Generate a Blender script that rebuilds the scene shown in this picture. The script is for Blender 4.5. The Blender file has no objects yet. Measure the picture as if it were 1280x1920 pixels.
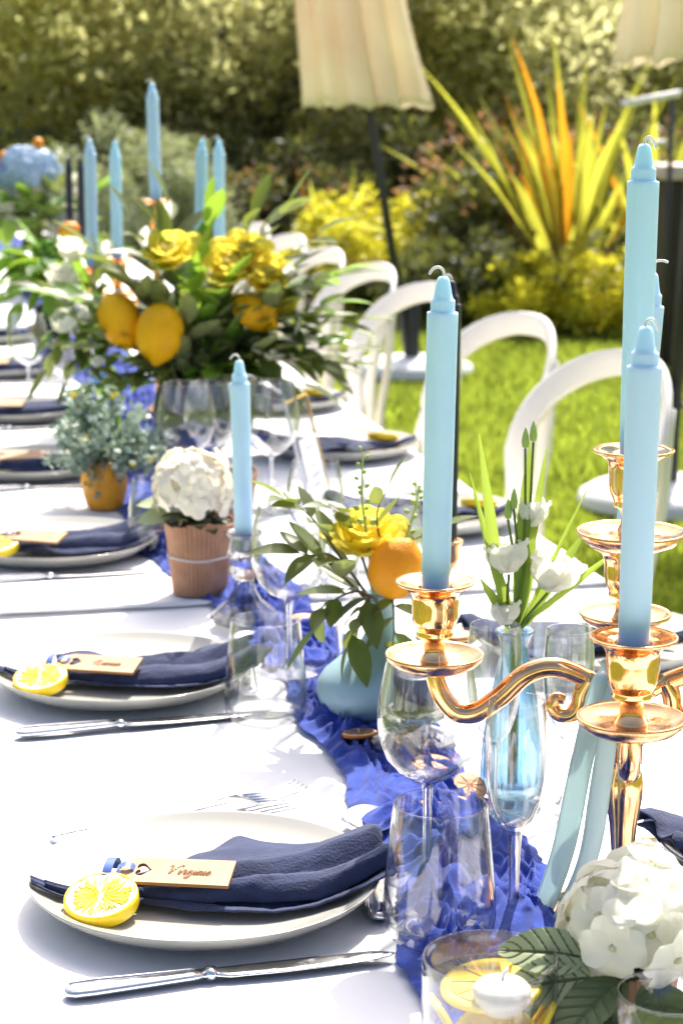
import bpy, bmesh, math, random
import numpy as np
from mathutils import Vector, Matrix, noise as mnoise
R = math.radians
PI = math.pi
rnd = random.Random(7)
S = bpy.context.scene
COL = S.collection

# ------------------------------------------------------------------ camera
YAW, PITCH = R(12.13), R(11.468)
cam_d = bpy.data.cameras.new('camera')
cam = bpy.data.objects.new('camera', cam_d)
COL.objects.link(cam)
cam.location = (0, 0, 1.33)
cam.rotation_euler = (R(90) - PITCH, 0, -YAW)
cam_d.sensor_fit = 'VERTICAL'
cam_d.sensor_height = 24.0
cam_d.lens = 24.0 * 3830 / 1920
cam_d.clip_start = 0.05
cam_d.clip_end = 500
cam_d.dof.use_dof = True
cam_d.dof.focus_distance = 1.46
cam_d.dof.aperture_fstop = 8.0
S.camera = cam
FW = Vector((math.sin(YAW), math.cos(YAW), 0))     # horizontal directions of the place as seen from the table end
RT = Vector((math.cos(YAW), -math.sin(YAW), 0))

# ------------------------------------------------------------------ sky and sun
SUN_EL, SUN_AZ = R(52), R(27)
w = bpy.data.worlds.new('World')
S.world = w
w.use_nodes = True
nt = w.node_tree
bg = nt.nodes['Background']
sky = nt.nodes.new('ShaderNodeTexSky')
sky.sky_type = 'NISHITA'
sky.sun_disc = False
sky.sun_elevation = SUN_EL
sky.sun_rotation = SUN_AZ
sky.air_density = .6
sky.dust_density = 5.0
sky.ozone_density = .5
nt.links.new(sky.outputs[0], bg.inputs[0])
bg.inputs[1].default_value = 0.15
sd = bpy.data.lights.new('sun', 'SUN')
sd.energy = 4.6
sd.angle = R(0.53)
sd.color = (1, .95, .87)
sun = bpy.data.objects.new('sun', sd)
COL.objects.link(sun)
sv = Vector((math.sin(SUN_AZ) * math.cos(SUN_EL), math.cos(SUN_AZ) * math.cos(SUN_EL), math.sin(SUN_EL)))
sun.rotation_euler = sv.to_track_quat('Z', 'Y').to_euler()
sun.location = (3, 6, 9)
S.view_settings.view_transform = 'Standard'
S.view_settings.look = 'None'
S.view_settings.exposure = 1.0
S.view_settings.gamma = 1
S.view_settings.use_curve_mapping = False
c = S.cycles
c.max_bounces = 14
c.transparent_max_bounces = 40
c.transmission_bounces = 12
c.glossy_bounces = 6
c.diffuse_bounces = 4
c.caustics_refractive = False
c.caustics_reflective = False
c.sample_clamp_indirect = 6
c.use_denoising = True

# ------------------------------------------------------------------ materials
M = {}
def mat(name, col, rough=.5, metal=0, spec=.5, bump=0, bscale=100, var=0, vscale=8, sss=0, ssr=(.01, .01, .01), sheen=0, coat=0, trans=0, bdist=.002, col2=None):
    m = bpy.data.materials.new(name)
    m.use_nodes = True
    n, l = m.node_tree.nodes, m.node_tree.links
    p = n['Principled BSDF']
    p.inputs['Base Color'].default_value = (*col, 1)
    p.inputs['Roughness'].default_value = rough
    p.inputs['Metallic'].default_value = metal
    p.inputs['Specular IOR Level'].default_value = spec
    p.inputs['Sheen Weight'].default_value = sheen
    p.inputs['Coat Weight'].default_value = coat
    if sss:
        p.inputs['Subsurface Weight'].default_value = sss
        p.inputs['Subsurface Radius'].default_value = ssr
        p.inputs['Subsurface Scale'].default_value = 1
    tc = n.new('ShaderNodeTexCoord')
    if var or col2:
        nz = n.new('ShaderNodeTexNoise')
        nz.inputs['Scale'].default_value = vscale
        nz.inputs['Detail'].default_value = 5
        l.new(tc.outputs['Object'], nz.inputs['Vector'])
        mx = n.new('ShaderNodeMix')
        mx.data_type = 'RGBA'
        a = col if col2 else tuple(x * (1 - var) for x in col)
        b = col2 if col2 else tuple(min(1, x * (1 + var)) for x in col)
        mx.inputs[6].default_value = (*a, 1)
        mx.inputs[7].default_value = (*b, 1)
        rp = n.new('ShaderNodeMapRange')
        rp.inputs[1].default_value = .35
        rp.inputs[2].default_value = .65
        l.new(nz.outputs[0], rp.inputs[0])
        l.new(rp.outputs[0], mx.inputs[0])
        l.new(mx.outputs[2], p.inputs['Base Color'])
        colout = mx.outputs[2]
    else:
        colout = None
    if bump:
        nb = n.new('ShaderNodeTexNoise')
        nb.inputs['Scale'].default_value = bscale
        nb.inputs['Detail'].default_value = 4
        l.new(tc.outputs['Object'], nb.inputs['Vector'])
        bp = n.new('ShaderNodeBump')
        bp.inputs['Strength'].default_value = bump
        bp.inputs['Distance'].default_value = bdist
        l.new(nb.outputs[0], bp.inputs['Height'])
        l.new(bp.outputs[0], p.inputs['Normal'])
    if trans:
        tr = n.new('ShaderNodeBsdfTranslucent')
        tr.inputs[0].default_value = (*col, 1)
        if colout:
            l.new(colout, tr.inputs[0])
        ms = n.new('ShaderNodeMixShader')
        ms.inputs[0].default_value = trans
        l.new(p.outputs[0], ms.inputs[1])
        l.new(tr.outputs[0], ms.inputs[2])
        l.new(ms.outputs[0], n['Material Output'].inputs[0])
    M[name] = m
    return m

def worn(name, lo, hi, scale):
    """uneven polish: handled spots and faint tarnish"""
    n, l = M[name].node_tree.nodes, M[name].node_tree.links
    tc = n.new('ShaderNodeTexCoord')
    nz = n.new('ShaderNodeTexNoise'); nz.inputs['Scale'].default_value = scale; nz.inputs['Detail'].default_value = 8
    nz.inputs['Roughness'].default_value = .7
    mr = n.new('ShaderNodeMapRange')
    mr.inputs[1].default_value = .4; mr.inputs[2].default_value = .72; mr.inputs[3].default_value = lo; mr.inputs[4].default_value = hi
    l.new(tc.outputs['Object'], nz.inputs['Vector']); l.new(nz.outputs[0], mr.inputs[0])
    l.new(mr.outputs[0], n['Principled BSDF'].inputs['Roughness'])

def leaf_mat(name, top, back, thru, rough=.42, trans=.35, var=.25, rnd_obj=True):
    """a leaf: darker face, paler back, light shining through"""
    m = bpy.data.materials.new(name)
    m.use_nodes = True
    n, l = m.node_tree.nodes, m.node_tree.links
    p = n['Principled BSDF']
    p.inputs['Roughness'].default_value = rough
    p.inputs['Specular IOR Level'].default_value = .28
    geo = n.new('ShaderNodeNewGeometry')
    oi = n.new('ShaderNodeObjectInfo')
    nz = n.new('ShaderNodeTexNoise')
    nz.inputs['Scale'].default_value = 2.5
    l.new(geo.outputs['Position'], nz.inputs['Vector'])
    mx = n.new('ShaderNodeMix'); mx.data_type = 'RGBA'
    mx.inputs[6].default_value = (*top, 1)
    mx.inputs[7].default_value = (*back, 1)
    l.new(geo.outputs['Backfacing'], mx.inputs[0])
    hs = n.new('ShaderNodeHueSaturation')
    mr = n.new('ShaderNodeMapRange')
    mr.inputs[3].default_value = 1 - var
    mr.inputs[4].default_value = 1 + var
    ad = n.new('ShaderNodeMath'); ad.operation = 'ADD'
    l.new(oi.outputs['Random'] if rnd_obj else geo.outputs['Random Per Island'], ad.inputs[0])
    l.new(nz.outputs[0], ad.inputs[1])
    mr.inputs[1].default_value = .3
    mr.inputs[2].default_value = 1.7
    l.new(ad.outputs[0], mr.inputs[0])
    l.new(mr.outputs[0], hs.inputs['Value'])
    l.new(mx.outputs[2], hs.inputs['Color'])
    l.new(hs.outputs[0], p.inputs['Base Color'])
    tr = n.new('ShaderNodeBsdfTranslucent')
    hs2 = n.new('ShaderNodeHueSaturation')
    hs2.inputs['Color'].default_value = (*thru, 1)
    l.new(mr.outputs[0], hs2.inputs['Value'])
    l.new(hs2.outputs[0], tr.inputs[0])
    ms = n.new('ShaderNodeMixShader'); ms.inputs[0].default_value = trans
    l.new(p.outputs[0], ms.inputs[1]); l.new(tr.outputs[0], ms.inputs[2])
    l.new(ms.outputs[0], n['Material Output'].inputs[0])
    M[name] = m
    return m

def glass_mat(name, tint=(1, 1, 1), solid=0., refl=1.0, rough=0., ior=1.45):
    """clear glass: thin walls let light straight through, solid pieces also refract"""
    m = bpy.data.materials.new(name)
    m.use_nodes = True
    n, l = m.node_tree.nodes, m.node_tree.links
    n.remove(n['Principled BSDF'])
    tr = n.new('ShaderNodeBsdfTransparent')
    gl = n.new('ShaderNodeBsdfGlossy'); gl.inputs['Roughness'].default_value = max(rough, .005)
    lw = n.new('ShaderNodeLayerWeight'); lw.inputs[0].default_value = .5
    pw_ = n.new('ShaderNodeMath'); pw_.operation = 'POWER'; pw_.inputs[1].default_value = 3.4
    l.new(lw.outputs['Facing'], pw_.inputs[0])
    tm = n.new('ShaderNodeMix'); tm.data_type = 'RGBA'     # longer way through the wall where it turns away
    tm.inputs[6].default_value = (*tint, 1)
    tm.inputs[7].default_value = (tint[0] * .40, tint[1] * .42, tint[2] * .46, 1)
    l.new(pw_.outputs[0], tm.inputs[0]); l.new(tm.outputs[2], tr.inputs[0])
    mu = n.new('ShaderNodeMath'); mu.operation = 'MULTIPLY_ADD'; mu.inputs[1].default_value = .75 * refl; mu.inputs[2].default_value = .05 * refl
    mu.use_clamp = True
    l.new(pw_.outputs[0], mu.inputs[0])
    m1 = n.new('ShaderNodeMixShader')
    l.new(mu.outputs[0], m1.inputs[0]); l.new(tr.outputs[0], m1.inputs[1]); l.new(gl.outputs[0], m1.inputs[2])
    out = m1.outputs[0]
    if solid:
        g = n.new('ShaderNodeBsdfGlass'); g.inputs['Color'].default_value = (*tint, 1)
        g.inputs['IOR'].default_value = ior; g.inputs['Roughness'].default_value = rough
        m2 = n.new('ShaderNodeMixShader'); m2.inputs[0].default_value = solid
        l.new(out, m2.inputs[1]); l.new(g.outputs[0], m2.inputs[2])
        out = m2.outputs[0]
    l.new(out, n['Material Output'].inputs[0])
    M[name] = m
    return m

mat('tablecloth', (.83, .83, .84), .85, bump=.25, bscale=900, bdist=.0006)
mat('runner', (.022, .058, .36), .75, spec=.15, sheen=.25, trans=.10, bump=.8, bscale=900, bdist=.0012, var=.25, vscale=50)
mat('napkin', (.019, .030, .086), .95, sheen=.15, bump=.6, bscale=480, bdist=.0016, var=.2, vscale=60)
mat('plate', (.43, .42, .375), .16, spec=.5, coat=.3)
mat('steel', (.82, .82, .82), .12, metal=1, bump=.03, bscale=40)
mat('gold', (.86, .50, .24), .10, metal=1, bump=.05, bscale=45, var=.14, vscale=50)
mat('gold_pan', (.82, .48, .25), .20, metal=1, bump=.05, bscale=120, var=.12, vscale=70)
mat('wax_blue', (.60, .81, .96), .38, sss=.55, ssr=(.006, .010, .012), var=.03, vscale=20)
mat('wax_deep', (.60, .77, .97), .38, sss=.5, ssr=(.006, .010, .012))
mat('wax_aqua', (.57, .81, .93), .38, sss=.5, ssr=(.006, .010, .012))
mat('wax_navy', (.010, .011, .03), .4)
mat('wax_white', (.74, .71, .64), .45, sss=.5, ssr=(.01, .008, .006))
mat('wick', (.82, .80, .78), .9, bump=.5, bscale=900)
mat('lemon_rind', (.92, .66, .015), .25, sss=.35, ssr=(.01, .006, .002), coat=.3)
mat('lemon_face', (.93, .88, .52), .3, sss=.3, ssr=(.01, .008, .003), coat=.2)
mat('lemon_flesh', (.80, .50, .03), .55, spec=.2)
mat('lemon_pale', (.84, .60, .09), .55, spec=.2)
mat('lemon_line', (.90, .72, .06), .3, coat=.3)
mat('lemon_skin', (1.0, .47, .004), .5, spec=.25, bump=.5, bscale=350, bdist=.0012, var=.10, vscale=20)
mat('orange_skin', (.95, .29, .005), .45, spec=.3, bump=.6, bscale=420, bdist=.0014, col2=(.92, .38, .012), vscale=14)
mat('tag_wood', (.40, .235, .115), .6, bump=.15, bscale=200, col2=(.46, .29, .155), vscale=40)
mat('tag_edge', (.30, .15, .05), .7)
mat('tag_ink', (.42, .21, .10), .8)
mat('satin_blue', (.03, .10, .38), .3, sheen=.3)
mat('satin_aqua', (.72, .84, .82), .42, trans=.42, sheen=.2, bump=.12, bscale=800)
mat('vase_blue', (.29, .44, .50), .42, var=.03, vscale=20)
mat('pot_wood', (.36, .17, .085), .7, bump=.5, bscale=60, col2=(.47, .25, .14), vscale=40)
mat('string', (.72, .66, .60), .9)
mat('pot_yellow', (.76, .33, .012), .5, var=.12, vscale=30, bump=.2, bscale=90)
mat('soil', (.02, .014, .01), .95, bump=1, bscale=150, bdist=.004)
mat('petal_white', (.92, .89, .74), .6, trans=.42, col2=(.90, .90, .82), vscale=45, bump=.2, bscale=260, bdist=.0008)
mat('petal_cream', (.92, .86, .72), .6, trans=.25, var=.08, vscale=60)
mat('petal_yellow', (1.0, .84, .12), .5, trans=.62, var=.08, vscale=30)
mat('petal_blue', (.48, .62, .78), .6, trans=.25, var=.15, vscale=40)
mat('floret_eye', (.55, .52, .30), .6)
mat('bud_green', (.42, .55, .14), .5, trans=.25, var=.2, vscale=80)
mat('stem_green', (.10, .17, .035), .5, trans=.1, var=.2, vscale=60)
mat('stem_brown', (.12, .085, .045), .7)
mat('dried_rind', (.62, .20, .02), .6)
mat('dried_pulp', (.10, .045, .018), .6, bump=.8, bscale=200, col2=(.20, .09, .03), vscale=120)
mat('dried_pale', (.66, .34, .16), .6, bump=.8, bscale=200, col2=(.72, .45, .26), vscale=120)
mat('pith', (.75, .66, .45), .7)
mat('vase_dark', (.012, .02, .028), .25, spec=.3)
mat('paper', (.74, .74, .80), .8)
mat('print', (.42, .40, .46), .8)
mat('amber_edge', (.80, .50, .12), .3)
mat('plastic_white', (.82, .77, .70), .38, var=.02, vscale=5)
mat('canvas', (1.0, .90, .77), .85, trans=.66, var=.06, vscale=3, bump=.15, bscale=300)
mat('pole_black', (.022, .021, .02), .45)
mat('concrete', (.60, .63, .64), .8, bump=.3, bscale=90, var=.08, vscale=10)
mat('rubber', (.02, .02, .02), .7)
mat('bark', (.07, .055, .035), .9, bump=1, bscale=25, bdist=.02, var=.3, vscale=12)
mat('pier', (.035, .024, .016), .8, var=.2, vscale=5)
mat('stone_pale', (.62, .50, .44), .8, var=.15, vscale=12, bump=.4, bscale=40)
mat('bench_wood', (.90, .86, .82), .6, var=.06, vscale=10)
mat('table_top', (.30, .20, .12), .6)
mat('water', (.95, .97, .97), .02)
mat('fly', (.01, .01, .01), .4)
leaf_mat('olive_leaf', (.070, .098, .024), (.22, .25, .11), (.27, .34, .05), .42, .25, .35)
leaf_mat('lemon_leaf', (.055, .16, .02), (.20, .34, .06), (.34, .55, .05), .34, .38, .30)
leaf_mat('sword_leaf', (.16, .27, .04), (.20, .30, .06), (.45, .58, .08), .4, .38, .25)
leaf_mat('hyd_leaf', (.030, .052, .022), (.10, .15, .06), (.12, .18, .03), .45, .2, .2)
leaf_mat('hyd_leaf_pale', (.40, .46, .28), (.36, .42, .25), (.35, .42, .15), .5, .2, .1)
leaf_mat('hyd_vein', (.11, .14, .06), (.12, .15, .07), (.12, .16, .04), .5, .2, .1)
leaf_mat('euca_leaf', (.30, .39, .34), (.38, .46, .40), (.32, .42, .24), .45, .22, .35, False)
leaf_mat('grey_leaf', (.34, .38, .24), (.42, .45, .32), (.42, .46, .20), .5, .3, .3, False)
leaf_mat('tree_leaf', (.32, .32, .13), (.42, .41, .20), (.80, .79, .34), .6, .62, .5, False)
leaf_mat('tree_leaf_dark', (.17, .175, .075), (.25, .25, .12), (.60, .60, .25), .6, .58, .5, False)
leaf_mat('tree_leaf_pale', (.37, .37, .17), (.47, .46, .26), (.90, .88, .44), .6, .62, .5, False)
leaf_mat('shrub_yellow', (.62, .60, .05), (.66, .62, .08), (.86, .80, .06), .45, .35, .45, False)
leaf_mat('shrub_dark', (.075, .09, .032), (.12, .14, .055), (.26, .28, .06), .55, .25, .4, False)
leaf_mat('shrub_red', (.22, .12, .07), (.28, .17, .11), (.42, .24, .10), .5, .3, .4, False)
leaf_mat('flax_leaf', (.34, .38, .05), (.38, .40, .07), (.70, .70, .08), .4, .4, .35)
leaf_mat('flax_orange', (.55, .22, .02), (.58, .26, .03), (.80, .36, .02), .4, .4, .25)
leaf_mat('grass', (.15, .22, .025), (.18, .25, .035), (.46, .56, .06), .5, .42, .45, False)
mat('lawn', (.12, .19, .02), .9, col2=(.22, .27, .03), vscale=1.6, bump=1, bscale=60, bdist=.03)
mat('hill', (.05, .05, .018), .95, col2=(.11, .10, .035), vscale=.7, bump=1, bscale=6, bdist=.3)
mat('bed_soil', (.05, .035, .02), .95, var=.3, vscale=6, bump=1, bscale=30, bdist=.02)
worn('gold', .06, .26, 60); worn('gold_pan', .14, .42, 80); worn('steel', .08, .28, 70); worn('plate', .10, .24, 25)
glass_mat('glass', (.982, .988, .99), 0, 1.35)
glass_mat('glass_solid', (.985, .99, .99), .6, 1)
glass_mat('glass_cut', (.985, .99, .99), .58, 2.4)
glass_mat('glass_blue', (.66, .83, .93), .30, 1.4)
glass_mat('acrylic', (.97, .98, .96), 0, 1.2)
glass_mat('water_clear', (.985, .99, .985), 0, .9)
gf = M['glass']

# ------------------------------------------------------------------ mesh helpers
class MB:
    def __init__(s):
        s.v, s.f = [], []
    def add(s, vs, fs):
        o = len(s.v)
        s.v += [tuple(x) for x in vs]
        s.f += [tuple(i + o for i in f) for f in fs]
        return s
    def lathe(s, prof, n=32, c=(0, 0, 0), cap=False, rmod=None):
        vs, fs = [], []
        m = len(prof)
        for j in range(n):
            a = 2 * PI * j / n
            for i, (r, z) in enumerate(prof):
                k = rmod(a, i, z) if rmod else 1
                vs.append((c[0] + r * k * math.cos(a), c[1] + r * k * math.sin(a), c[2] + z))
        for j in range(n):
            q = (j + 1) % n
            for i in range(m - 1):
                fs.append((j * m + i, q * m + i, q * m + i + 1, j * m + i + 1))
        if cap:
            fs.append(tuple(j * m + m - 1 for j in range(n)))
            fs.append(tuple(j * m for j in reversed(range(n))))
        return s.add(vs, fs)
    def tube(s, pts, rad, n=8, cap=True, flat=None):
        pts = [Vector(p) for p in pts]
        if not hasattr(rad, '__len__'):
            rad = [rad] * len(pts)
        vs, fs = [], []
        up = Vector((0, 0, 1))
        t0 = (pts[1] - pts[0]).normalized()
        if abs(t0.dot(up)) > .95:
            up = Vector((1, 0, 0))
        nrm = (up - t0 * up.dot(t0)).normalized()
        for i, p in enumerate(pts):
            a = pts[max(0, i - 1)]
            b = pts[min(len(pts) - 1, i + 1)]
            t = (b - a).normalized()
            nrm = (nrm - t * nrm.dot(t)).normalized()
            bn = t.cross(nrm)
            for j in range(n):
                an = 2 * PI * j / n
                ca, sa = math.cos(an), math.sin(an)
                if flat:
                    ca *= flat[0]; sa *= flat[1]
                vs.append(p + (nrm * ca + bn * sa) * rad[i])
        for i in range(len(pts) - 1):
            for j in range(n):
                q = (j + 1) % n
                fs.append((i * n + j, i * n + q, (i + 1) * n + q, (i + 1) * n + j))
        if cap:
            fs.append(tuple(reversed(range(n))))
            fs.append(tuple((len(pts) - 1) * n + j for j in range(n)))
        return s.add(vs, fs)
    def box(s, c, d, rz=0):
        vs = []
        for z in (-1, 1):
            for y in (-1, 1):
                for x in (-1, 1):
                    X, Y = x * d[0] / 2, y * d[1] / 2
                    vs.append((c[0] + X * math.cos(rz) - Y * math.sin(rz), c[1] + X * math.sin(rz) + Y * math.cos(rz), c[2] + z * d[2] / 2))
        return s.add(vs, [(0, 2, 3, 1), (4, 5, 7, 6), (0, 1, 5, 4), (2, 6, 7, 3), (0, 4, 6, 2), (1, 3, 7, 5)])
    def grid(s, fn, nu, nv):
        vs = [fn(i / nu, j / nv) for i in range(nu + 1) for j in range(nv + 1)]
        fs = [(i * (nv + 1) + j, (i + 1) * (nv + 1) + j, (i + 1) * (nv + 1) + j + 1, i * (nv + 1) + j + 1) for i in range(nu) for j in range(nv)]
        return s.add(vs, fs)
    def mesh(s, name, m, smooth=True):
        me = bpy.data.meshes.new(name)
        me.from_pydata(s.v, [], s.f)
        if smooth:
            me.polygons.foreach_set('use_smooth', [True] * len(me.polygons))
        me.materials.append(M[m])
        me.update()
        return me
    def build(s, name, m, parent=None, smooth=True, loc=None, rz=0):
        return put(name, s.mesh(name, m, smooth), parent, loc, rz)

def put(name, me, parent=None, loc=None, rz=0, mtx=None):
    o = bpy.data.objects.new(name, me)
    COL.objects.link(o)
    if parent:
        o.parent = parent
    if mtx is not None:
        o.matrix_basis = mtx
    if loc is not None:
        o.location = loc
    if rz:
        o.rotation_euler = (0, 0, rz)
    return o

def thing(name, label, cat, loc=(0, 0, 0), rz=0, group=None):
    o = bpy.data.objects.new(name, None)
    o.empty_display_size = .05
    COL.objects.link(o)
    o.location = loc
    o.rotation_euler = (0, 0, rz)
    return tag(o, label, cat, group)

def tag(o, label, cat, group=None):
    o['label'] = label
    o['category'] = cat
    if group:
        o['group'] = group
    return o

def struct(o):
    o['kind'] = 'structure'
    return o

def bevel(o, wd, seg=2):
    b = o.modifiers.new('bevel', 'BEVEL')
    b.width = wd; b.segments = seg; b.limit_method = 'ANGLE'
    return o

def solid(o, t, off=-1):
    b = o.modifiers.new('solidify', 'SOLIDIFY')
    b.thickness = t; b.offset = off
    return o

def smooth_path(pts, per=6):
    """Catmull-Rom through the points"""
    P = [Vector(p) for p in pts]
    P = [P[0] * 2 - P[1]] + P + [P[-1] * 2 - P[-2]]
    out = []
    for i in range(1, len(P) - 2):
        for k in range(per):
            t = k / per
            a, b, cc, d = P[i - 1], P[i], P[i + 1], P[i + 2]
            out.append(.5 * ((2 * b) + (cc - a) * t + (2 * a - 5 * b + 4 * cc - d) * t * t + (3 * b - a - 3 * cc + d) * t ** 3))
    out.append(P[-2])
    return out

def frame_mtx(pos, d, nrm, sx, sy, sz):
    """object y axis along d, z axis near nrm"""
    d = Vector(d).normalized()
    x = d.cross(Vector(nrm))
    if x.length < 1e-4:
        x = d.cross(Vector((.3, .5, .8)))
    x.normalize()
    z = x.cross(d)
    m = Matrix(((x[0] * sx, d[0] * sy, z[0] * sz, pos[0]), (x[1] * sx, d[1] * sy, z[1] * sz, pos[1]), (x[2] * sx, d[2] * sy, z[2] * sz, pos[2]), (0, 0, 0, 1)))
    return m

def leaf_mesh(name, m, wid=.25, fold=.12, curl=.15, seg=6, shape=1., wave=0):
    b = MB()
    vs, fs = [], []
    for i in range(seg + 1):
        t = i / seg
        hw = wid * .5 * (math.sin(PI * min(1, t ** shape * .97 + .03)) ** .8) if 0 < t < 1 else .004
        z = -curl * t * t
        wv = wave * math.sin(t * 9)
        vs += [(-hw, t, z + fold * hw * 2 + wv), (0, t, z), (hw, t, z + fold * hw * 2 - wv)]
    for i in range(seg):
        a = i * 3
        fs += [(a, a + 1, a + 4, a + 3), (a + 1, a + 2, a + 5, a + 4)]
    b.add(vs, fs)
    return b.mesh(name, m)

def rvec(s=1.):
    while True:
        v = Vector((rnd.uniform(-1, 1), rnd.uniform(-1, 1), rnd.uniform(-1, 1)))
        if .05 < v.length < 1:
            return v.normalized() * s

# ------------------------------------------------------------------ ground, hill
T = .74
def ground():
    def fn(u, v):
        x = -60 + 120 * u
        y = -40 + 160 * v
        return (x, y, 0)
    b = MB()
    b.grid(fn, 40, 50)
    o = struct(b.build('lawn', 'lawn'))
    def hf(u, v):
        x = -45 + 90 * u
        y = 19 + 70 * v
        z = -.05 + 11 * (1 - math.exp(-((v * 70) / 26) ** 1.4)) + .6 * mnoise.noise((x * .15, y * .15, 0)) * min(1, v * 8)
        return (x, y, z)
    b = MB(); b.grid(hf, 70, 60)
    struct(b.build('hillside', 'hill'))
    # planted bed where the lawn ends
    b = MB()
    n = 40
    pts = []
    for i in range(n + 1):
        x = -6 + 16 * i / n
        y0 = 13.4 - .42 * (x - 1.5) + .25 * math.sin(x * 1.7)
        pts.append((x, y0))
    vs = [(x, y, .012) for x, y in pts] + [(x, y + .5, .07) for x, y in pts] + [(x, 19.5, .10) for x, y in pts]
    fs = [(i, i + 1, n + 2 + i, n + 1 + i) for i in range(n)] + [(n + 1 + i, n + 2 + i, 2 * n + 3 + i, 2 * n + 2 + i) for i in range(n)]
    b.add(vs, fs)
    struct(b.build('planting_bed', 'bed_soil'))
ground()

def quads_mesh(name, m, P, D, N, L, W):
    """many small pointed leaves in one mesh, made with numpy"""
    n = len(P)
    D = D / np.linalg.norm(D, axis=1)[:, None]
    X = np.cross(D, N)
    X /= (np.linalg.norm(X, axis=1)[:, None] + 1e-9)
    Z = np.cross(X, D)
    L = np.asarray(L).reshape(-1, 1) * np.ones((n, 1))
    W = np.asarray(W).reshape(-1, 1) * np.ones((n, 1))
    v = np.empty((n, 4, 3))
    v[:, 0] = P
    v[:, 1] = P + D * L * .5 + X * W * .5 + Z * W * .12
    v[:, 2] = P + D * L - Z * L * .08
    v[:, 3] = P + D * L * .5 - X * W * .5 + Z * W * .12
    me = bpy.data.meshes.new(name)
    me.vertices.add(n * 4)
    me.vertices.foreach_set('co', v.reshape(-1))
    me.loops.add(n * 4)
    me.loops.foreach_set('vertex_index', np.arange(n * 4))
    me.polygons.add(n)
    me.polygons.foreach_set('loop_start', np.arange(n) * 4)
    me.materials.append(M[m])
    me.update()
    me.validate()
    return me

def grass():
    g = np.random.default_rng(3)
    n = 90000
    # wedge of lawn that shows between the chairs
    d = 4.2 + 10.2 * g.random(n) ** 1.1
    lat = (-.06 + .30 * g.random(n)) * d
    P = np.stack([FW.x * d + RT.x * lat, FW.y * d + RT.y * lat, np.zeros(n)], 1)
    edge = 13.4 - .42 * (P[:, 0] - 1.5) + .25 * np.sin(P[:, 0] * 1.7)
    P = P[P[:, 1] < edge + .1]
    n = len(P)
    D = np.stack([g.normal(0, .45, n), g.normal(0, .45, n), np.ones(n)], 1)
    N = g.normal(0, 1, (n, 3))
    L = .035 + .05 * g.random(n) * (.6 + .8 * (np.sin(P[:, 0] * 5) * np.sin(P[:, 1] * 4.3) > .2))
    me = quads_mesh('lawn_grass', 'grass', P, D, N, L, .007 + .006 * g.random(n))
    o = put('lawn_grass', me)
    o['kind'] = 'stuff'
    tag(o, 'short bright green grass of the sunlit lawn', 'grass')
grass()

# ------------------------------------------------------------------ garden plants
def crown_mesh(name, m, seed, rx, rz, n, L, Wd, clumps=40, hollow=.45, droop=0.):
    g = np.random.default_rng(seed)
    C = g.normal(0, 1, (clumps, 3))
    C /= np.linalg.norm(C, axis=1)[:, None]
    rad = hollow + (1 - hollow) * g.random(clumps) ** .6
    C = C * rad[:, None] * np.array([rx, rx, rz])
    size = (.16 + .20 * g.random(clumps)) * min(rx, rz) * 1.25
    k = g.integers(0, clumps, n)
    Q = g.normal(0, 1, (n, 3))
    Q /= np.linalg.norm(Q, axis=1)[:, None]
    P = C[k] + Q * (size[k] * g.random(n) ** .4)[:, None]
    D = Q + g.normal(0, .6, (n, 3)) + np.array([0, 0, .3 - droop])
    N = g.normal(0, .5, (n, 3)) + np.array([0, 0, 1])
    return quads_mesh(name, m, P, D, N, L * (.6 + .8 * g.random(n)), Wd * (.7 + .6 * g.random(n))), C

def tree_proto(seed, m, rx, rz, zc, n=11000, L=.125, Wd=.045):
    me, C = crown_mesh('crown', m, seed, rx, rz, n, L, Wd, 46)
    b = MB()
    r = random.Random(seed)
    top = Vector((r.uniform(-.1, .1), r.uniform(-.1, .1), zc - rz * .35))
    b.tube(smooth_path([(0, 0, -.1), (r.uniform(-.1, .1), r.uniform(-.1, .1), top.z * .5), top], 4), [.13 - .005 * i for i in range(9)], 9)
    for i in range(13):
        cpt = Vector(C[i]) + Vector((0, 0, zc))
        mid = (top + cpt) * .5 + Vector((r.uniform(-.15, .15), r.uniform(-.15, .15), .15))
        b.tube(smooth_path([top - Vector((0, 0, .1)), mid, cpt], 4), [.07, .062, .055, .048, .04, .034, .028, .02, .012], 6)
    return me, b.mesh('trunk', 'bark'), zc

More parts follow.
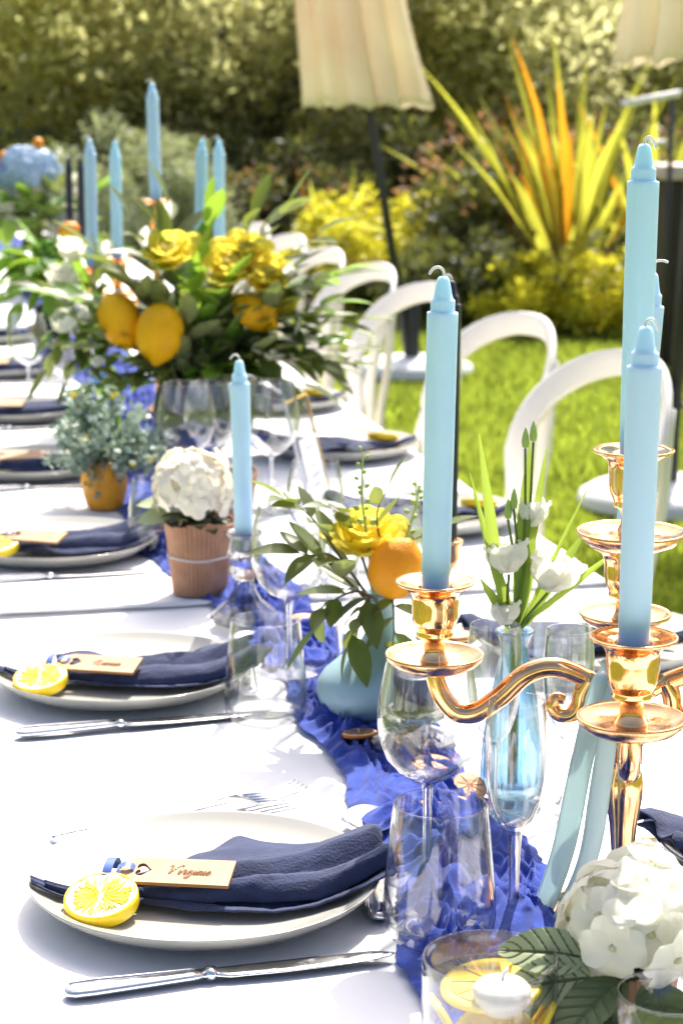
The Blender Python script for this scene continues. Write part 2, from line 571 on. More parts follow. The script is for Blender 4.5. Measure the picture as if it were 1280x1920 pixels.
TREES = [tree_proto(11, 'tree_leaf', 1.5, 1.35, 1.75), tree_proto(12, 'tree_leaf_pale', 1.4, 1.2, 1.7), tree_proto(13, 'tree_leaf_dark', 1.6, 1.4, 1.7)]
def place(d, lat, z=0):
    p = FW * d + RT * lat
    return (p.x, p.y, z)
tree_spots = [  # distance, sideways, kind, scale, height of the ground, label
    (16.2, -3.2, 0, 1.05, .05, 'olive-green tree at the far left edge behind the blue hydrangeas'),
    (17.2, -1.75, 1, 1.12, .06, 'pale sunlit olive tree above the tall blue candle of the far candelabra'),
    (16.4, -.62, 2, .88, .05, 'dark shaded tree just left of the left closed parasol'),
    (17.6, .55, 0, 1.1, .08, 'olive tree standing behind the left closed parasol'),
    (16.8, 1.65, 1, .98, .06, 'pale olive tree between the two closed parasols'),
    (17.8, 2.9, 0, 1.05, .08, 'olive tree behind the right parasol at the edge of view'),
    (20.5, -2.6, 2, 1.35, .3, 'dark tree in the second row at the top left'),
    (21.5, -.6, 1, 1.4, .5, 'pale tree in the second row above the middle of the hedge'),
    (21.0, 1.35, 2, 1.3, .4, 'dark tree in the second row right of the left parasol canopy'),
    (22.0, 3.2, 1, 1.4, .5, 'pale tree in the second row at the top right'),
    (25.5, -4.0, 0, 1.5, 1.6, 'highest olive tree on the slope at the left'),
    (26.0, .3, 0, 1.5, 1.7, 'olive tree high on the slope behind the others, middle'),
    (26.0, 3.0, 2, 1.5, 1.7, 'dark tree high on the slope at the right'),
]
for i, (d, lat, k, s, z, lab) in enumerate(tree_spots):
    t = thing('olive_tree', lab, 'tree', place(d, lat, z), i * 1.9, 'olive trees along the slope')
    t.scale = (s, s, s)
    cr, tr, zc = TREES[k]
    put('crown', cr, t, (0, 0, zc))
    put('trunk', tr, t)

def shrub(name, lab, m, pos, rx, rz, n, L, Wd, seed, tips=None, group=None, cat='shrub'):
    t = thing(name, lab, cat, pos, 0, group)
    me, C = crown_mesh('foliage', m, seed, rx, rz, n, L, Wd, 34, .35)
    put('foliage', me, t, (0, 0, rz * .95))
    if tips:
        g = np.random.default_rng(seed + 50)
        q = int(n * .035)
        Q = g.normal(0, 1, (q, 3)); Q[:, 2] = np.abs(Q[:, 2]) * 1.0 + .1
        Q /= np.linalg.norm(Q, axis=1)[:, None]
        P = Q * np.array([rx, rx, rz]) * (1.0 + .22 * g.random(q))[:, None]
        me = quads_mesh('shoot_tips', tips, P, Q + g.normal(0, .5, (q, 3)), g.normal(0, 1, (q, 3)), L * 1.2, Wd * 1.2)
        put('shoot_tips', me, t, (0, 0, rz * .95))['kind'] = 'stuff'
    b = MB()
    r = random.Random(seed)
    for i in range(7):
        cpt = Vector(C[i]) * .8 + Vector((0, 0, rz * .95))
        b.tube([(r.uniform(-.05, .05), r.uniform(-.05, .05), -.05), cpt * .5 + Vector((0, 0, .05)), cpt], [.018, .013, .006], 5)
    b.build('stems', 'bark', t)
    return t
YG = 'yellow shrubs along the lawn edge'
shrub('golden_shrub', 'bright yellow mounded shrub in front of the left parasol pole', 'shrub_yellow', place(13.0, .15, .02), .50, .38, 5200, .055, .035, 21, None, YG)
shrub('golden_shrub', 'smaller bright yellow shrub right behind the left parasol pole', 'shrub_yellow', place(13.3, .62, .02), .36, .36, 3600, .055, .035, 22, None, YG)
shrub('golden_shrub', 'yellow-green shrub at the foot of the sword-leaved plant', 'shrub_yellow', place(11.6, 1.08, .02), .30, .22, 2600, .05, .03, 23, 'shrub_dark', YG)
shrub('golden_shrub', 'yellow-green shrub left of the dark pier at right', 'shrub_yellow', place(11.5, 1.55, .02), .34, .27, 3000, .05, .03, 24, 'shrub_dark', YG)
DG = 'dark shrubs in the planting bed'
shrub('dark_shrub', 'dark green rounded bush with red shoot tips left of the sword-leaved plant', 'shrub_dark', place(12.9, .98, .02), .55, .56, 6500, .06, .035, 25, 'shrub_red', DG)
shrub('dark_shrub', 'dark green bush behind the sword-leaved plant', 'shrub_dark', place(13.6, 1.85, .02), .75, .55, 6500, .06, .035, 26, 'shrub_red', DG)
shrub('dark_shrub', 'low dark bush in shade under the yellow shrubs', 'shrub_dark', place(12.5, .45, .02), .42, .20, 2600, .06, .035, 27, None, DG)
shrub('dark_shrub', 'low dark bush in shade below the sword-leaved plant', 'shrub_dark', place(11.9, .72, .02), .42, .27, 3000, .06, .035, 28, None, DG)
shrub('dark_shrub', 'low dark bush beside the dark pier', 'shrub_dark', place(11.9, 1.95, .02), .5, .30, 3000, .06, .035, 33, None, DG)
shrub('heather_bush', 'reddish flowering low bush behind the far white chairs', 'shrub_dark', place(14.0, -.42, .02), .55, .42, 4500, .05, .03, 29, 'shrub_red', 'reddish low bushes')
GR = 'pale grey shrubs behind the far end of the table'
shrub('grey_shrub', 'pale grey-green feathery shrub behind the tall blue candle', 'grey_leaf', place(12.6, -1.10, .02), .42, .55, 6000, .06, .02, 30, None, GR)
shrub('grey_shrub', 'pale grey-green feathery shrub left of the far candelabra', 'grey_leaf', place(12.9, -1.62, .02), .40, .62, 5000, .06, .02, 31, None, GR)
shrub('dark_shrub', 'dark shaded hedge bush right behind the far candelabra', 'shrub_dark', place(14.6, -1.0, .02), .9, .60, 8000, .07, .04, 32, None, DG)
shrub('dark_shrub', 'dark shaded hedge bush in the middle behind the left parasol', 'shrub_dark', place(14.9, .4, .02), .8, .55, 7000, .07, .04, 34, None, DG)
shrub('dark_shrub', 'dark shaded hedge bush at far left behind the blue hydrangeas', 'shrub_dark', place(14.6, -2.1, .02), .9, .60, 7000, .07, .04, 35, None, DG)

def flax(pos, lab, n, hmin, hmax, seed, spread=1.0, group='sword-leaved flax plants'):
    t = thing('flax_plant', lab, 'plant', pos, 0, group)
    r = random.Random(seed)
    g = []
    for kind, m in (('a', 'flax_leaf'), ('b', 'flax_orange')):
        for q in range(2):
            b = MB()
            seg = 8
            cv = .10 + .16 * q
            vs, fs = [], []
            for i in range(seg + 1):
                tt = i / seg
                hw = .026 * (1 - .25 * (1 - tt) if tt < .75 else max(.02, (1 - tt) / .25))
                z = -cv * tt * tt
                vs += [(-hw, tt, z + hw * .5), (0, tt, z), (hw, tt, z + hw * .5)]
            for i in range(seg):
                a = i * 3
                fs += [(a, a + 1, a + 4, a + 3), (a + 1, a + 2, a + 5, a + 4)]
            b.add(vs, fs)
            g.append(b.mesh('leaf', m))
    for i in range(n):
        az = r.uniform(0, 2 * PI)
        tilt = abs(r.gauss(0, .42)) * spread
        tilt = min(tilt, 1.15)
        d = Vector((math.cos(az) * math.sin(tilt), math.sin(az) * math.sin(tilt), math.cos(tilt)))
        out = Vector((math.cos(az), math.sin(az), 0))
        nn = (-out + Vector((0, 0, .4)) + rvec(.5)).normalized()
        L = r.uniform(hmin, hmax)
        me = g[r.choice([0, 0, 0, 0, 0, 1, 1, 1, 1, 1, 2, 3])]
        put('leaf', me, t, mtx=frame_mtx((out.x * .06, out.y * .06, 0), d, nn, .95, L, L))
    return t
flax(place(12.3, 1.36, .02), 'large yellow-orange sword-leaved flax plant beside the lawn', 110, .6, 1.75, 5, 1.15)
flax(place(13.4, -.10, .02), 'small arching bronze flax plant left of the left parasol pole', 16, .5, .95, 6, 1.5)
flax(place(12.7, 1.9, .02), 'smaller flax plant behind the right parasol pole', 34, .6, 1.4, 8)

# dark pier and pale rail at the right
t = thing('garden_pier', 'dark brown square garden pier with pale capping behind the right parasol', 'pier', place(10.2, 1.80), -YAW)
bevel(MB().box((0, 0, .47), (.46, .4, .94)).build('shaft', 'pier', t, False), .01)
bevel(MB().box((0, 0, .975), (.52, .46, .07)).build('capping', 'stone_pale', t, False), .012)
t = thing('garden_rail', 'pale wooden handrail beside the right closed parasol', 'rail', place(9.6, 1.36), -YAW)
o = MB().tube([(-.07, 0, 1.30), (.20, 0, 1.35)], .017, 8).build('rail', 'bench_wood', t)
MB().tube([(.05, .0, 1.12), (.14, 0, 1.13)], .012, 8).build('lower_rail', 'bench_wood', t)
MB().tube([(.155, .012, -.02), (.165, .012, 1.335)], .012, 8).build('post', 'pole_black', t)

# ------------------------------------------------------------------ parasols
def parasol(lab, pos, lean, azim, zb, zt, rb, rt_, seed):
    t = thing('closed_parasol', lab, 'parasol', pos, 0, 'closed cream parasols')
    ax = Vector((lean * RT.x, lean * RT.y, 1))
    def at(z):
        return ax * z
    MB().tube([at(.05), at(1.0), at(2.6)], .022, 12).build('pole', 'pole_black', t)
    b = MB(); n = 160; rows = 26; vs = []; fs = []
    r = random.Random(seed)
    ph = [r.uniform(-.35, .35) for _ in range(16)]
    am = [r.uniform(.6, 1.25) for _ in range(16)]
    for i in range(rows + 1):
        s = i / rows
        rad = rb + (rt_ - rb) * s ** .8
        for j in range(n):
            a = 2 * PI * j / n
            k = a / (2 * PI) * 12
            q = int(k) % 12
            pl = (abs(math.sin(PI * (k + ph[0]))) ** .6 - .6) * am[q] * .30 * (1 - .2 * s)
            pl += .06 * math.sin(5 * a + 3 * s + ph[2])
            rr = rad * (1 + pl)
            z = zb + (zt - zb) * s + (.045 * (am[q] - 1) + .025 * abs(math.sin(PI * k))) * (1 - s) ** 2
            p = at(z) + Vector((rr * math.cos(a + azim), rr * math.sin(a + azim), 0))
            vs.append(p)
    for i in range(rows):
        for j in range(n):
            q = (j + 1) % n
            fs.append((i * n + j, i * n + q, (i + 1) * n + q, (i + 1) * n + j))
    b.add(vs, fs)
    solid(b.build('canopy', 'canvas', t), .004)
    p = at(zb - .02)
    MB().lathe([(.034, 0), (.036, .01), (.036, .10), (.030, .13)], 16, p, True).build('runner_hub', 'pole_black', t)
    MB().lathe([(.0, 0), (.275, 0), (.29, .015), (.29, .04)], 48).build('base_ring', 'rubber', t)
    MB().lathe([(.29, .041), (.285, .075), (.24, .10), (.06, .112), (.04, .116), (.0, .116)], 48).build('base', 'concrete', t)
    MB().lathe([(.033, .10), (.033, .42), (.028, .43)], 16).build('pole_socket', 'pole_black', t)
    p = at(.36)
    MB().tube([p, p + RT * .065], .009, 8).build('clamp_screw', 'pole_black', t)
    MB().tube([p + RT * .06, p + RT * .085], .020, 10).build('clamp_knob', 'stone_pale', t)
    return t
parasol('closed cream parasol leaning left beyond the chairs', (2.38, 9.45, 0), -.165, .3, 1.285, 2.5, .285, .19, 1)
parasol('closed cream parasol at the right edge beside the dark pier', (2.40, 6.14, 0), .040, .1, 1.43, 2.6, .245, .15, 2)

# ------------------------------------------------------------------ chairs
def chair_proto():
    parts = []
    def xs(y, z):
        return -.30 * max(0, .87 - z) + .075 * (1 - (y / .21) ** 2) - .055
    # hoop
    path = []
    for z in (.44, .50, .56, .62, .68):
        path.append((-.140 - .27 * (z - .44), z))
    for i in range(1, 24):
        a = PI - PI * i / 24
        path.append((.204 * math.copysign(abs(math.cos(a)) ** .85, math.cos(a)), .68 + .175 * math.sin(a) ** .85))
    for z in (.68, .62, .56, .50, .44):
        path.append((.140 + .27 * (z - .44), z))
    b = MB(); vs = []; fs = []
    n = len(path)
    sec = [(-.5, -.35), (-.38, -.5), (.38, -.5), (.5, -.35), (.5, .35), (.38, .5), (-.38, .5), (-.5, .35)]
    for i, (y, z) in enumerate(path):
        a = path[max(0, i - 1)]; q = path[min(n - 1, i + 1)]
        ty, tz = q[0] - a[0], q[1] - a[1]
        L = math.hypot(ty, tz); ty /= L; tz /= L
        ny, nz = -tz, ty
        wd = .050 if .05 < i / n < .95 else .054
        for (s1, s2) in sec:
            yy = y + ny * s1 * wd; zz = z + nz * s1 * wd
            vs.append((xs(y, z) + s2 * .016 - s1 * .012, yy, zz))
    m = len(sec)
    for i in range(n - 1):
        for j in range(m):
            q = (j + 1) % m
            fs.append((i * m + j, i * m + q, (i + 1) * m + q, (i + 1) * m + j))
    fs.append(tuple(range(m))); fs.append(tuple((n - 1) * m + j for j in reversed(range(m))))
    b.add(vs, fs)
    parts.append(('backrest_hoop', b.mesh('backrest_hoop', 'plastic_white')))
    for sy in (-1, 1):
        b = MB()
        pts = smooth_path([(xs(.19, .80) + .012, sy * .178, .80), (xs(.19, .62) + .048, sy * .185, .62), (xs(.15, .45) + .062, sy * .165, .45), (-.06, sy * .185, .2), (-.02, sy * .20, 0)], 5)
        b.tube(pts, .012, 8, True, (.8, 1.2))
        parts.append(('leg', b.mesh('rear_leg', 'plastic_white')))
        b = MB()
        b.tube(smooth_path([(-.47, sy * .19, .43), (-.48, sy * .2, .2), (-.50, sy * .205, 0)], 4), .021, 8)
        parts.append(('leg', b.mesh('front_leg', 'plastic_white')))
    b = MB()
    for k in range(2):
        pass
    def seat(u, v):
        a = 2 * PI * v
        ca, sa = math.cos(a), math.sin(a)
        rx = .22 * math.copysign(abs(ca) ** .5, ca); ry = .21 * math.copysign(abs(sa) ** .5, sa)
        k = min(1, u / .8)
        z = .455 - .018 * (1 - k * k) if u <= .8 else .455 - (u - .8) * .2
        return (-.30 + rx * k, ry * k, z)
    b.grid(seat, 10, 32)
    parts.append(('seat', b.mesh('seat', 'plastic_white')))
    return parts
CH = chair_proto()
chairs = [(1.27, 3.50, 17, 'white plastic hoop-backed chair nearest the camera, right of the candelabra'),
          (1.28, 4.18, 17, 'white plastic hoop-backed chair, second from the front along the table'),
          (1.27, 4.93, 16, 'white plastic hoop-backed chair, third from the front behind the single blue candle'),
          (1.28, 5.56, 15, 'white plastic hoop-backed chair, fourth from the front'),
          (1.27, 6.19, 16, 'white plastic hoop-backed chair, fifth from the front beside the big bouquet'),
          (1.28, 6.83, 16, 'white plastic hoop-backed chair, sixth from the front, half behind the bouquet leaves'),
          (1.27, 7.47, 17, 'white plastic hoop-backed chair, farthest one seen behind the bouquet')]
for x, y, a, lab in chairs:
    t = thing('garden_chair', lab, 'chair', (x + .02, y, 0), R(a), 'white chairs along the right side of the table')
    for nm, me in CH:
        put(nm, me, t)

# ------------------------------------------------------------------ table, cloths, runner
X0, X1, YN, YF = .030, .842, .62, 9.2
t = thing('banquet_table', 'long banquet table hidden under the white cloths', 'table', (0, 0, 0))
MB().box(((X0 + X1) / 2, (YN + YF) / 2, T - .03), (X1 - X0 - .03, YF - YN - .03, .04)).build('tabletop', 'table_top', t, False)
for yy in (.8, 3.6, 6.3, 9.0):
    for xx in (X0 + .08, X1 - .08):
        MB().tube([(xx, yy, 0), (xx, yy, T - .05)], .018, 8).build('leg', 'steel', t)

def cloth(name, lab, y0, y1, dz, ny, hem_front, seed):
    # cross-section down one side, over the top and down the other
    prof = []
    drop = .42
    rr = .014
    nd, ntop = 14, 60
    for i in range(nd):
        prof.append((X0 - .003, T - drop + (drop - rr) * i / nd, 1 - i / nd))
    for i in range(5):
        a = PI - (PI / 2) * i / 4
        prof.append((X0 + rr + (rr + .003) * math.cos(a), T - rr + rr * math.sin(a), 0))
    for i in range(1, ntop):
        prof.append((X0 + rr + (X1 - X0 - 2 * rr) * i / ntop, T, 0))
    for i in range(5):
        a = PI / 2 - (PI / 2) * i / 4
        prof.append((X1 - rr + (rr + .003) * math.cos(a), T - rr + rr * math.sin(a), 0))
    for i in range(1, nd + 1):
        prof.append((X1 + .003, T - rr - (drop - rr) * i / nd, i / nd))
    b = MB(); vs = []; fs = []
    m = len(prof)
    for j in range(ny + 1):
        y = y0 + (y1 - y0) * j / ny
        for (x, z, hang) in prof:
            sgn = -1 if x < .4 else 1
            wob = sgn * hang * (.022 * math.sin(y * 13 + seed) + .014 * math.sin(y * 29 + 2 * seed) + .02)
            zz = z + dz
            if hang == 0:
                q = mnoise.noise((x * 5 + seed, y * 5, 0)) * .0018 + mnoise.noise((x * 16, y * 11 + seed, 3)) * .0008 + .0016 * max(0, 1 - 9 * abs(mnoise.noise((x * 2.2 + y * .7, y * 1.6 + seed, 12)))) 
                e = math.exp(-((x - X0) / .05) ** 2) * .004 * mnoise.noise((x * 14, y * 24, 7))
                zz += q + e - .001
                if hem_front:
                    zz += .0035 * math.exp(-((y - y0) / .02) ** 2) * (1 + .5 * mnoise.noise((x * 9, 0, 1)))
            yy = y + (.006 * mnoise.noise((x * 7, seed, 5)) if j == 0 else 0)
            vs.append((x + wob + sgn * (dz if hang else 0), yy, zz))
    for j in range(ny):
        for i in range(m - 1):
            fs.append((j * m + i, (j + 1) * m + i, (j + 1) * m + i + 1, j * m + i + 1)[::-1])
    b.add(vs, fs)
    o = solid(b.build(name, 'tablecloth'), .0012 if not hem_front else .003, 1)
    return tag(o, lab, 'tablecloth', 'white tablecloths')
cloth('tablecloth', 'white cloth over the near end of the table, under the front plates', YN, 2.55, 0.0005, 150, False, 1)
cloth('tablecloth', 'white cloth over the far stretch of the table, its hem overlapping the near cloth', 2.315, YF, .0032, 260, True, 5)
TOP = T + .0025

def runner():
    g = np.random.default_rng(9)
    ys = np.concatenate([np.arange(.95, 2.7, .0022), np.arange(2.7, 4.5, .006), np.arange(4.5, 8.8, .03)])
    nv = 76
    # outline
    Lp = [(.9, .31), (1.215, .318), (1.33, .336), (1.50, .362), (1.67, .362), (1.88, .366), (2.19, .366), (2.35, .335), (2.60, .292), (2.9, .30), (3.4, .36), (9, .37)]
    Rp = [(.9, .43), (1.31, .448), (1.42, .453), (1.61, .462), (1.85, .465), (2.2, .450), (2.5, .44), (2.9, .45), (3.4, .50), (9, .50)]
    l = np.interp(ys, *zip(*Lp)); r = np.interp(ys, *zip(*Rp))
    l = l - .006 + .006 * np.sin(ys * 23) + .002 * np.sin(ys * 57 + 1)
    r = r + .010 + .006 * np.sin(ys * 21 + 2) + .002 * np.sin(ys * 49)
    V = []
    for i, y in enumerate(ys):
        for j in range(nv + 1):
            s = j / nv
            x = l[i] + (r[i] - l[i]) * s
            # crinkled gauze: wandering sharp pleats that fade in and out, over soft long folds
            n1 = mnoise.noise((x * 11, y * 8, 4)); n2 = mnoise.noise((x * 30, y * 22, 6))
            ph = x * 66 + y * 15 + 3.4 * n1 + 1.3 * n2
            ph2 = x * 40 - y * 34 + 2.6 * mnoise.noise((x * 13, y * 10, 14)) + 1.0 * n2
            s1 = abs(2 * (ph % 1) - 1) ** 1.3
            s2 = abs(2 * (ph2 % 1) - 1) ** 1.3
            m1 = min(1, max(0, .55 + 1.5 * mnoise.noise((x * 17, y * 12, 7))))
            m2 = min(1, max(0, .35 + 1.6 * mnoise.noise((x * 15, y * 13, 21))))
            a = mnoise.noise((x * 24 + y * 8, y * 6, 1.7))
            q = mnoise.noise((x * 110 + y * 46, y * 60, 8.1))
            h = .0185 * s1 * m1 + .0155 * s2 * m2 + .014 * (a + .2) + .0016 * q
            edge = min(1, min(s, 1 - s) * 6)
            z = TOP + .004 + max(0, h * .85 + .001) * (.12 + .88 * edge)
            V.append((x + .004 * q, y + .004 * a, z))
    ni = len(ys)
    F = [(i * (nv + 1) + j, i * (nv + 1) + j + 1, (i + 1) * (nv + 1) + j + 1, (i + 1) * (nv + 1) + j) for i in range(ni - 1) for j in range(nv)]
    b = MB(); b.v = V; b.f = F
    o = b.build('table_runner', 'runner')
    tag(o, 'crumpled cobalt blue gauze runner down the middle of the table', 'table runner')
runner()
RUN = TOP + .010

# ------------------------------------------------------------------ place settings
PR = .130
def plate_mesh():
    b = MB()
    b.lathe([(0, .0065), (.04, .0065), (.075, .0072), (.095, .0095), (.112, .0145), (.124, .0205), (.1285, .0238), (.1300, .0246), (.1308, .0242), (.1305, .0228),
             (.126, .0180), (.114, .0098), (.098, .0045), (.083, .0025), (.080, 0), (.076, 0), (.073, .0028), (0, .0030)], 96)
    return b.mesh('plate', 'plate')
PLATE = plate_mesh()

def napkin_mesh(seed, kind=0):
    rr = random.Random(seed)
    off = rr.uniform(0, 30)
    b = MB()
    nu = 90
    def plate_z(x, y):
        rd = math.hypot(x, y)
        if rd < .08: return .0085
        if rd < .131: return .0085 + .0175 * ((rd - .08) / .051) ** 1.6
        return .026
    def wid(u):
        return np.interp(u, [0, .06, .16, .24, .40, .62, .82, 1], [.012, .020, .021, .026, .062, .088, .080, .062])
    def yc(u):
        return np.interp(u, [0, .2, .5, 1], [.004, 0, -.004, .004])
    def crinkle(x, y, q):
        return .0016 * mnoise.noise((x * 26 + off, y * 55, q)) + .0007 * (1 - 2 * abs(mnoise.noise((x * 60 + off, y * 150, q + 3)))) + .0005 * mnoise.noise((x * 210, y * 230 + off, q))
    # lower cloth: a gathered fan spreading from the tie
    nv = 40
    ph = rr.uniform(-.5, .5)
    vs = []
    for i in range(nu + 1):
        u = i / nu
        wf = float(np.interp(u, [0, .07, .17, .24, .42, .65, .85, 1], [.016, .024, .017, .022, .070, .100, .104, .094]))
        amp = float(np.interp(u, [0, .15, .22, .4, .7, 1], [.003, .003, .005, .008, .0085, .008]))
        for j in range(nv + 1):
            v = j / nv
            ragged = .010 * mnoise.noise((v * 3 + off, 0, 1)) - .016 * (v - .4) ** 2 * 4
            x = -.128 + (.268 + ragged * u) * u
            y = float(yc(u)) - (.013 if kind == 0 else .006) * min(1, max(0, u - .2) * 3) + (v - .46) * wf + .004 * mnoise.noise((x * 18, v * 3, off))
            f = abs(math.sin(PI * (2.6 * v + ph + .25 * u + .25 * mnoise.noise((x * 12 + off, v * 2, 6))))) ** .75
            vs.append((x, y, plate_z(x, y * .8) + .0015 + amp * f * (.55 + .45 * math.sin(PI * min(1, max(0, v)))) + crinkle(x, y, 1) * min(1, u * 4)))
    b.add(vs, [(i * (nv + 1) + j, (i + 1) * (nv + 1) + j, (i + 1) * (nv + 1) + j + 1, i * (nv + 1) + j + 1) for i in range(nu) for j in range(nv)])
    # upper cloth: rolled over along its length, free edge at the back
    if kind == 0:
        cy_ = [-.52, -.50, -.46, -.38, -.28, -.18, -.08, .02, .14, .28, .42]
        cz_ = [.30, .75, 1.05, 1.18, 1.0, .58, .40, .80, 1.12, .92, .70]
    else:
        cy_ = [-.50, -.46, -.38, -.24, -.10, .04, .16, .28, .40, .50, .56]
        cz_ = [.20, .60, .90, 1.02, .85, .46, .34, .72, 1.0, .78, .40]
    vs = []
    tt = np.linspace(0, 1, len(cy_))
    nv2 = 34
    for i in range(nu + 1):
        u = i / nu
        wf = float(np.interp(u, [0, .10, .18, .26, .42, .65, .85, 1], [.010, .016, .014, .022, .062, .082, .080, .070]))
        hz = float(np.interp(u, [0, .16, .24, .45, .7, 1], [.004, .0055, .008, .0145, .0175, .0165]))
        for j in range(nv2 + 1):
            v = j / nv2
            a = float(np.interp(v, tt, cy_)); zz = float(np.interp(v, tt, cz_))
            x = -.118 + (.262 + .012 * mnoise.noise((v * 4 + off, 3, 1)) - .012 * v) * u
            sw = .20 * mnoise.noise((u * 3.2 + off, v * 1.6, 2)) * min(1, u * 3)
            y = float(yc(u)) - .004 * u + (a + sw * .4) * wf
            vs.append((x, y, plate_z(x, y * .8) + .002 + hz * zz * (1 + .30 * mnoise.noise((u * 5 + off, v * 2.4, 4))) + crinkle(x, y, 5) * min(1, u * 4)))
    b.add(vs, [(i * (nv2 + 1) + j, (i + 1) * (nv2 + 1) + j, (i + 1) * (nv2 + 1) + j + 1, i * (nv2 + 1) + j + 1) for i in range(nu) for j in range(nv2)])
    # loose corner turned out to the back
    if kind == 0:
        A, B_, C_ = Vector((-.050, .010)), Vector((.105, .030)), Vector((.038, .092))
    else:
        A, B_, C_ = Vector((-.060, .010)), Vector((.120, .030)), Vector((.095, .070))
    def flap(u, v):
        p = A + (B_ - A) * u
        p = p + (C_ - p) * v * .97
        q = mnoise.noise((p.x * 40 + off, p.y * 40, 2))
        zz = plate_z(p.x, p.y) + .009 * (1 - v) + .004 + .0028 * q + .004 * math.sin(v * PI) * (1 - abs(2 * u - 1))
        return (p.x, p.y, zz)
    b.grid(flap, 30, 24)
    if kind == 1:
        def flap2(u, v):
            x = -.045 + .05 * u - .02 * v
            y = .022 + .050 * v
            return (x, y, plate_z(x, y) + .006 + .010 * math.sin(u * PI) * (1 - .3 * v))
        b.grid(flap2, 14, 14)
    return b.mesh('napkin', 'napkin')
NAPKIN = [napkin_mesh(1, 0), napkin_mesh(2, 1), napkin_mesh(3, 1), napkin_mesh(4, 0)]

def lemon_meshes():
    b = MB()
    Rr, h = .0272, .0115
    b.lathe([(0, 0), (Rr * .88, 0), (Rr * .97, .0012), (Rr, .003), (Rr, h - .0025), (Rr * .985, h - .0006), (Rr * .94, h), (Rr * .90, h - .0003)], 64)
    rind = b.mesh('rind', 'lemon_rind')
    b = MB()
    vs = [(0, 0, h - .0012)]; fs = []
    n = 96
    for ring in range(1, 7):
        rr = Rr * .915 * ring / 6
        for j in range(n):
            a = 2 * PI * j / n
            vs.append((rr * math.cos(a), rr * math.sin(a), h - .0010 + .0009 * abs(math.sin(a * 4.5)) * (ring / 6) + .0003 * mnoise.noise((rr * 400, a * 8, 0))))
    for j in range(n):
        fs.append((0, 1 + j, 1 + (j + 1) % n))
        for ring in range(5):
            o = 1 + ring * n
            fs.append((o + j, o + n + j, o + n + (j + 1) % n, o + (j + 1) % n))
    b.add(vs, fs)
    face = b.mesh('pulp_face', 'lemon_face')
    b = MB()
    r = random.Random(4)
    for k in range(58):
        a = 2 * PI * (k + r.uniform(-.4, .4)) / 58
        r0 = Rr * r.choice([.10, .16, .30, .45, .55]); r1 = Rr * r.uniform(.62, .86)
        if r1 - r0 < .006: continue
        wd = r.uniform(.00045, .0011)
        d = Vector((math.cos(a), math.sin(a), 0)); s = Vector((-d.y, d.x, 0))
        z0 = h + .00055
        bend = s * r.uniform(-.0012, .0012)
        pts = [d * r0, d * (r0 + (r1 - r0) * .35) + bend + s * wd * .6, d * (r0 + (r1 - r0) * .75) + bend * .5 + s * wd, d * r1, d * (r0 + (r1 - r0) * .75) + bend * .5 - s * wd, d * (r0 + (r1 - r0) * .35) + bend - s * wd * .6]
        top = [(p.x, p.y, z0) for p in pts]; bot = [(p.x, p.y, z0 - .0022) for p in pts]
        b.add(top + bot, [tuple(range(6))] + [(i, i + 6, (i + 1) % 6 + 6, (i + 1) % 6) for i in range(6)])
    lines = b.mesh('pulp_lines', 'lemon_line', False)
    return rind, face, lines
LEMON = lemon_meshes()

def tag_meshes():
    # wooden tag with rounded end and a heart cut through
    Lg, Hh = .083, .0155
    out = []
    for i in range(13):
        a = PI / 2 + PI * i / 12
        sx = .012 * math.cos(a)
        out.append((.012 + sx, Hh * math.sin(a) * (.98)))
    out += [(Lg, -Hh), (Lg, Hh)]
    heart = []
    for i in range(28):
        t = 2 * PI * i / 28
        hx = 16 * math.sin(t) ** 3
        hy = 13 * math.cos(t) - 5 * math.cos(2 * t) - 2 * math.cos(3 * t) - math.cos(4 * t)
        heart.append((.0165 - hy * .00042, hx * .00048))
    bm = bmesh.new()
    for loop in (out, heart):
        vs = [bm.verts.new((x, y, 0)) for x, y in loop]
        for i in range(len(vs)):
            bm.edges.new((vs[i], vs[(i + 1) % len(vs)]))
    bmesh.ops.triangle_fill(bm, use_beauty=True, use_dissolve=False, edges=bm.edges[:])
    bmesh.ops.recalc_face_normals(bm, faces=bm.faces[:])
    ret = bmesh.ops.extrude_face_region(bm, geom=bm.faces[:])
    bmesh.ops.translate(bm, vec=(0, 0, .0028), verts=[v for v in ret['geom'] if isinstance(v, bmesh.types.BMVert)])
    bmesh.ops.recalc_face_normals(bm, faces=bm.faces[:])
    me = bpy.data.meshes.new('board')
    bm.to_mesh(me); bm.free()
    me.materials.append(M['tag_wood']); me.materials.append(M['tag_edge'])
    for p in me.polygons:
        if abs(p.normal.z) < .5:
            p.material_index = 1
    return me
TAG = tag_meshes()

V_ = [(-.10, .95), (.02, 1.12), (.14, .98), (.20, .5), (.24, .02), (.45, .5), (.66, .98), (.86, 1.18), (.98, 1.06)]
def let_i(x): return [[(x - .12, .22), (x, .52), (x - .01, .18), (x + .06, .0), (x + .20, .2)], [(x + .03, .76), (x + .05, .80)]]
def let_r(x): return [[(x - .12, .2), (x, .52), (x + .03, .60), (x + .10, .48), (x + .19, .50), (x + .16, .2), (x + .22, .0), (x + .36, .2)]]
def let_g(x): return [[(x + .25, .46), (x + .12, .54), (x, .30), (x + .06, .02), (x + .18, .10), (x + .28, .5), (x + .24, -.2), (x + .08, -.52), (x - .06, -.40), (x + .1, -.12), (x + .45, .2)]]
def let_n(x): return [[(x - .12, .2), (x, .52), (x - .01, .25), (x - .02, .0), (x + .08, .38), (x + .20, .52), (x + .22, .25), (x + .26, .0), (x + .40, .2)]]
def let_e(x): return [[(x - .12, .15), (x + .08, .28), (x + .14, .46), (x + .05, .54), (x - .04, .30), (x + .02, .02), (x + .16, .0), (x + .32, .2)]]
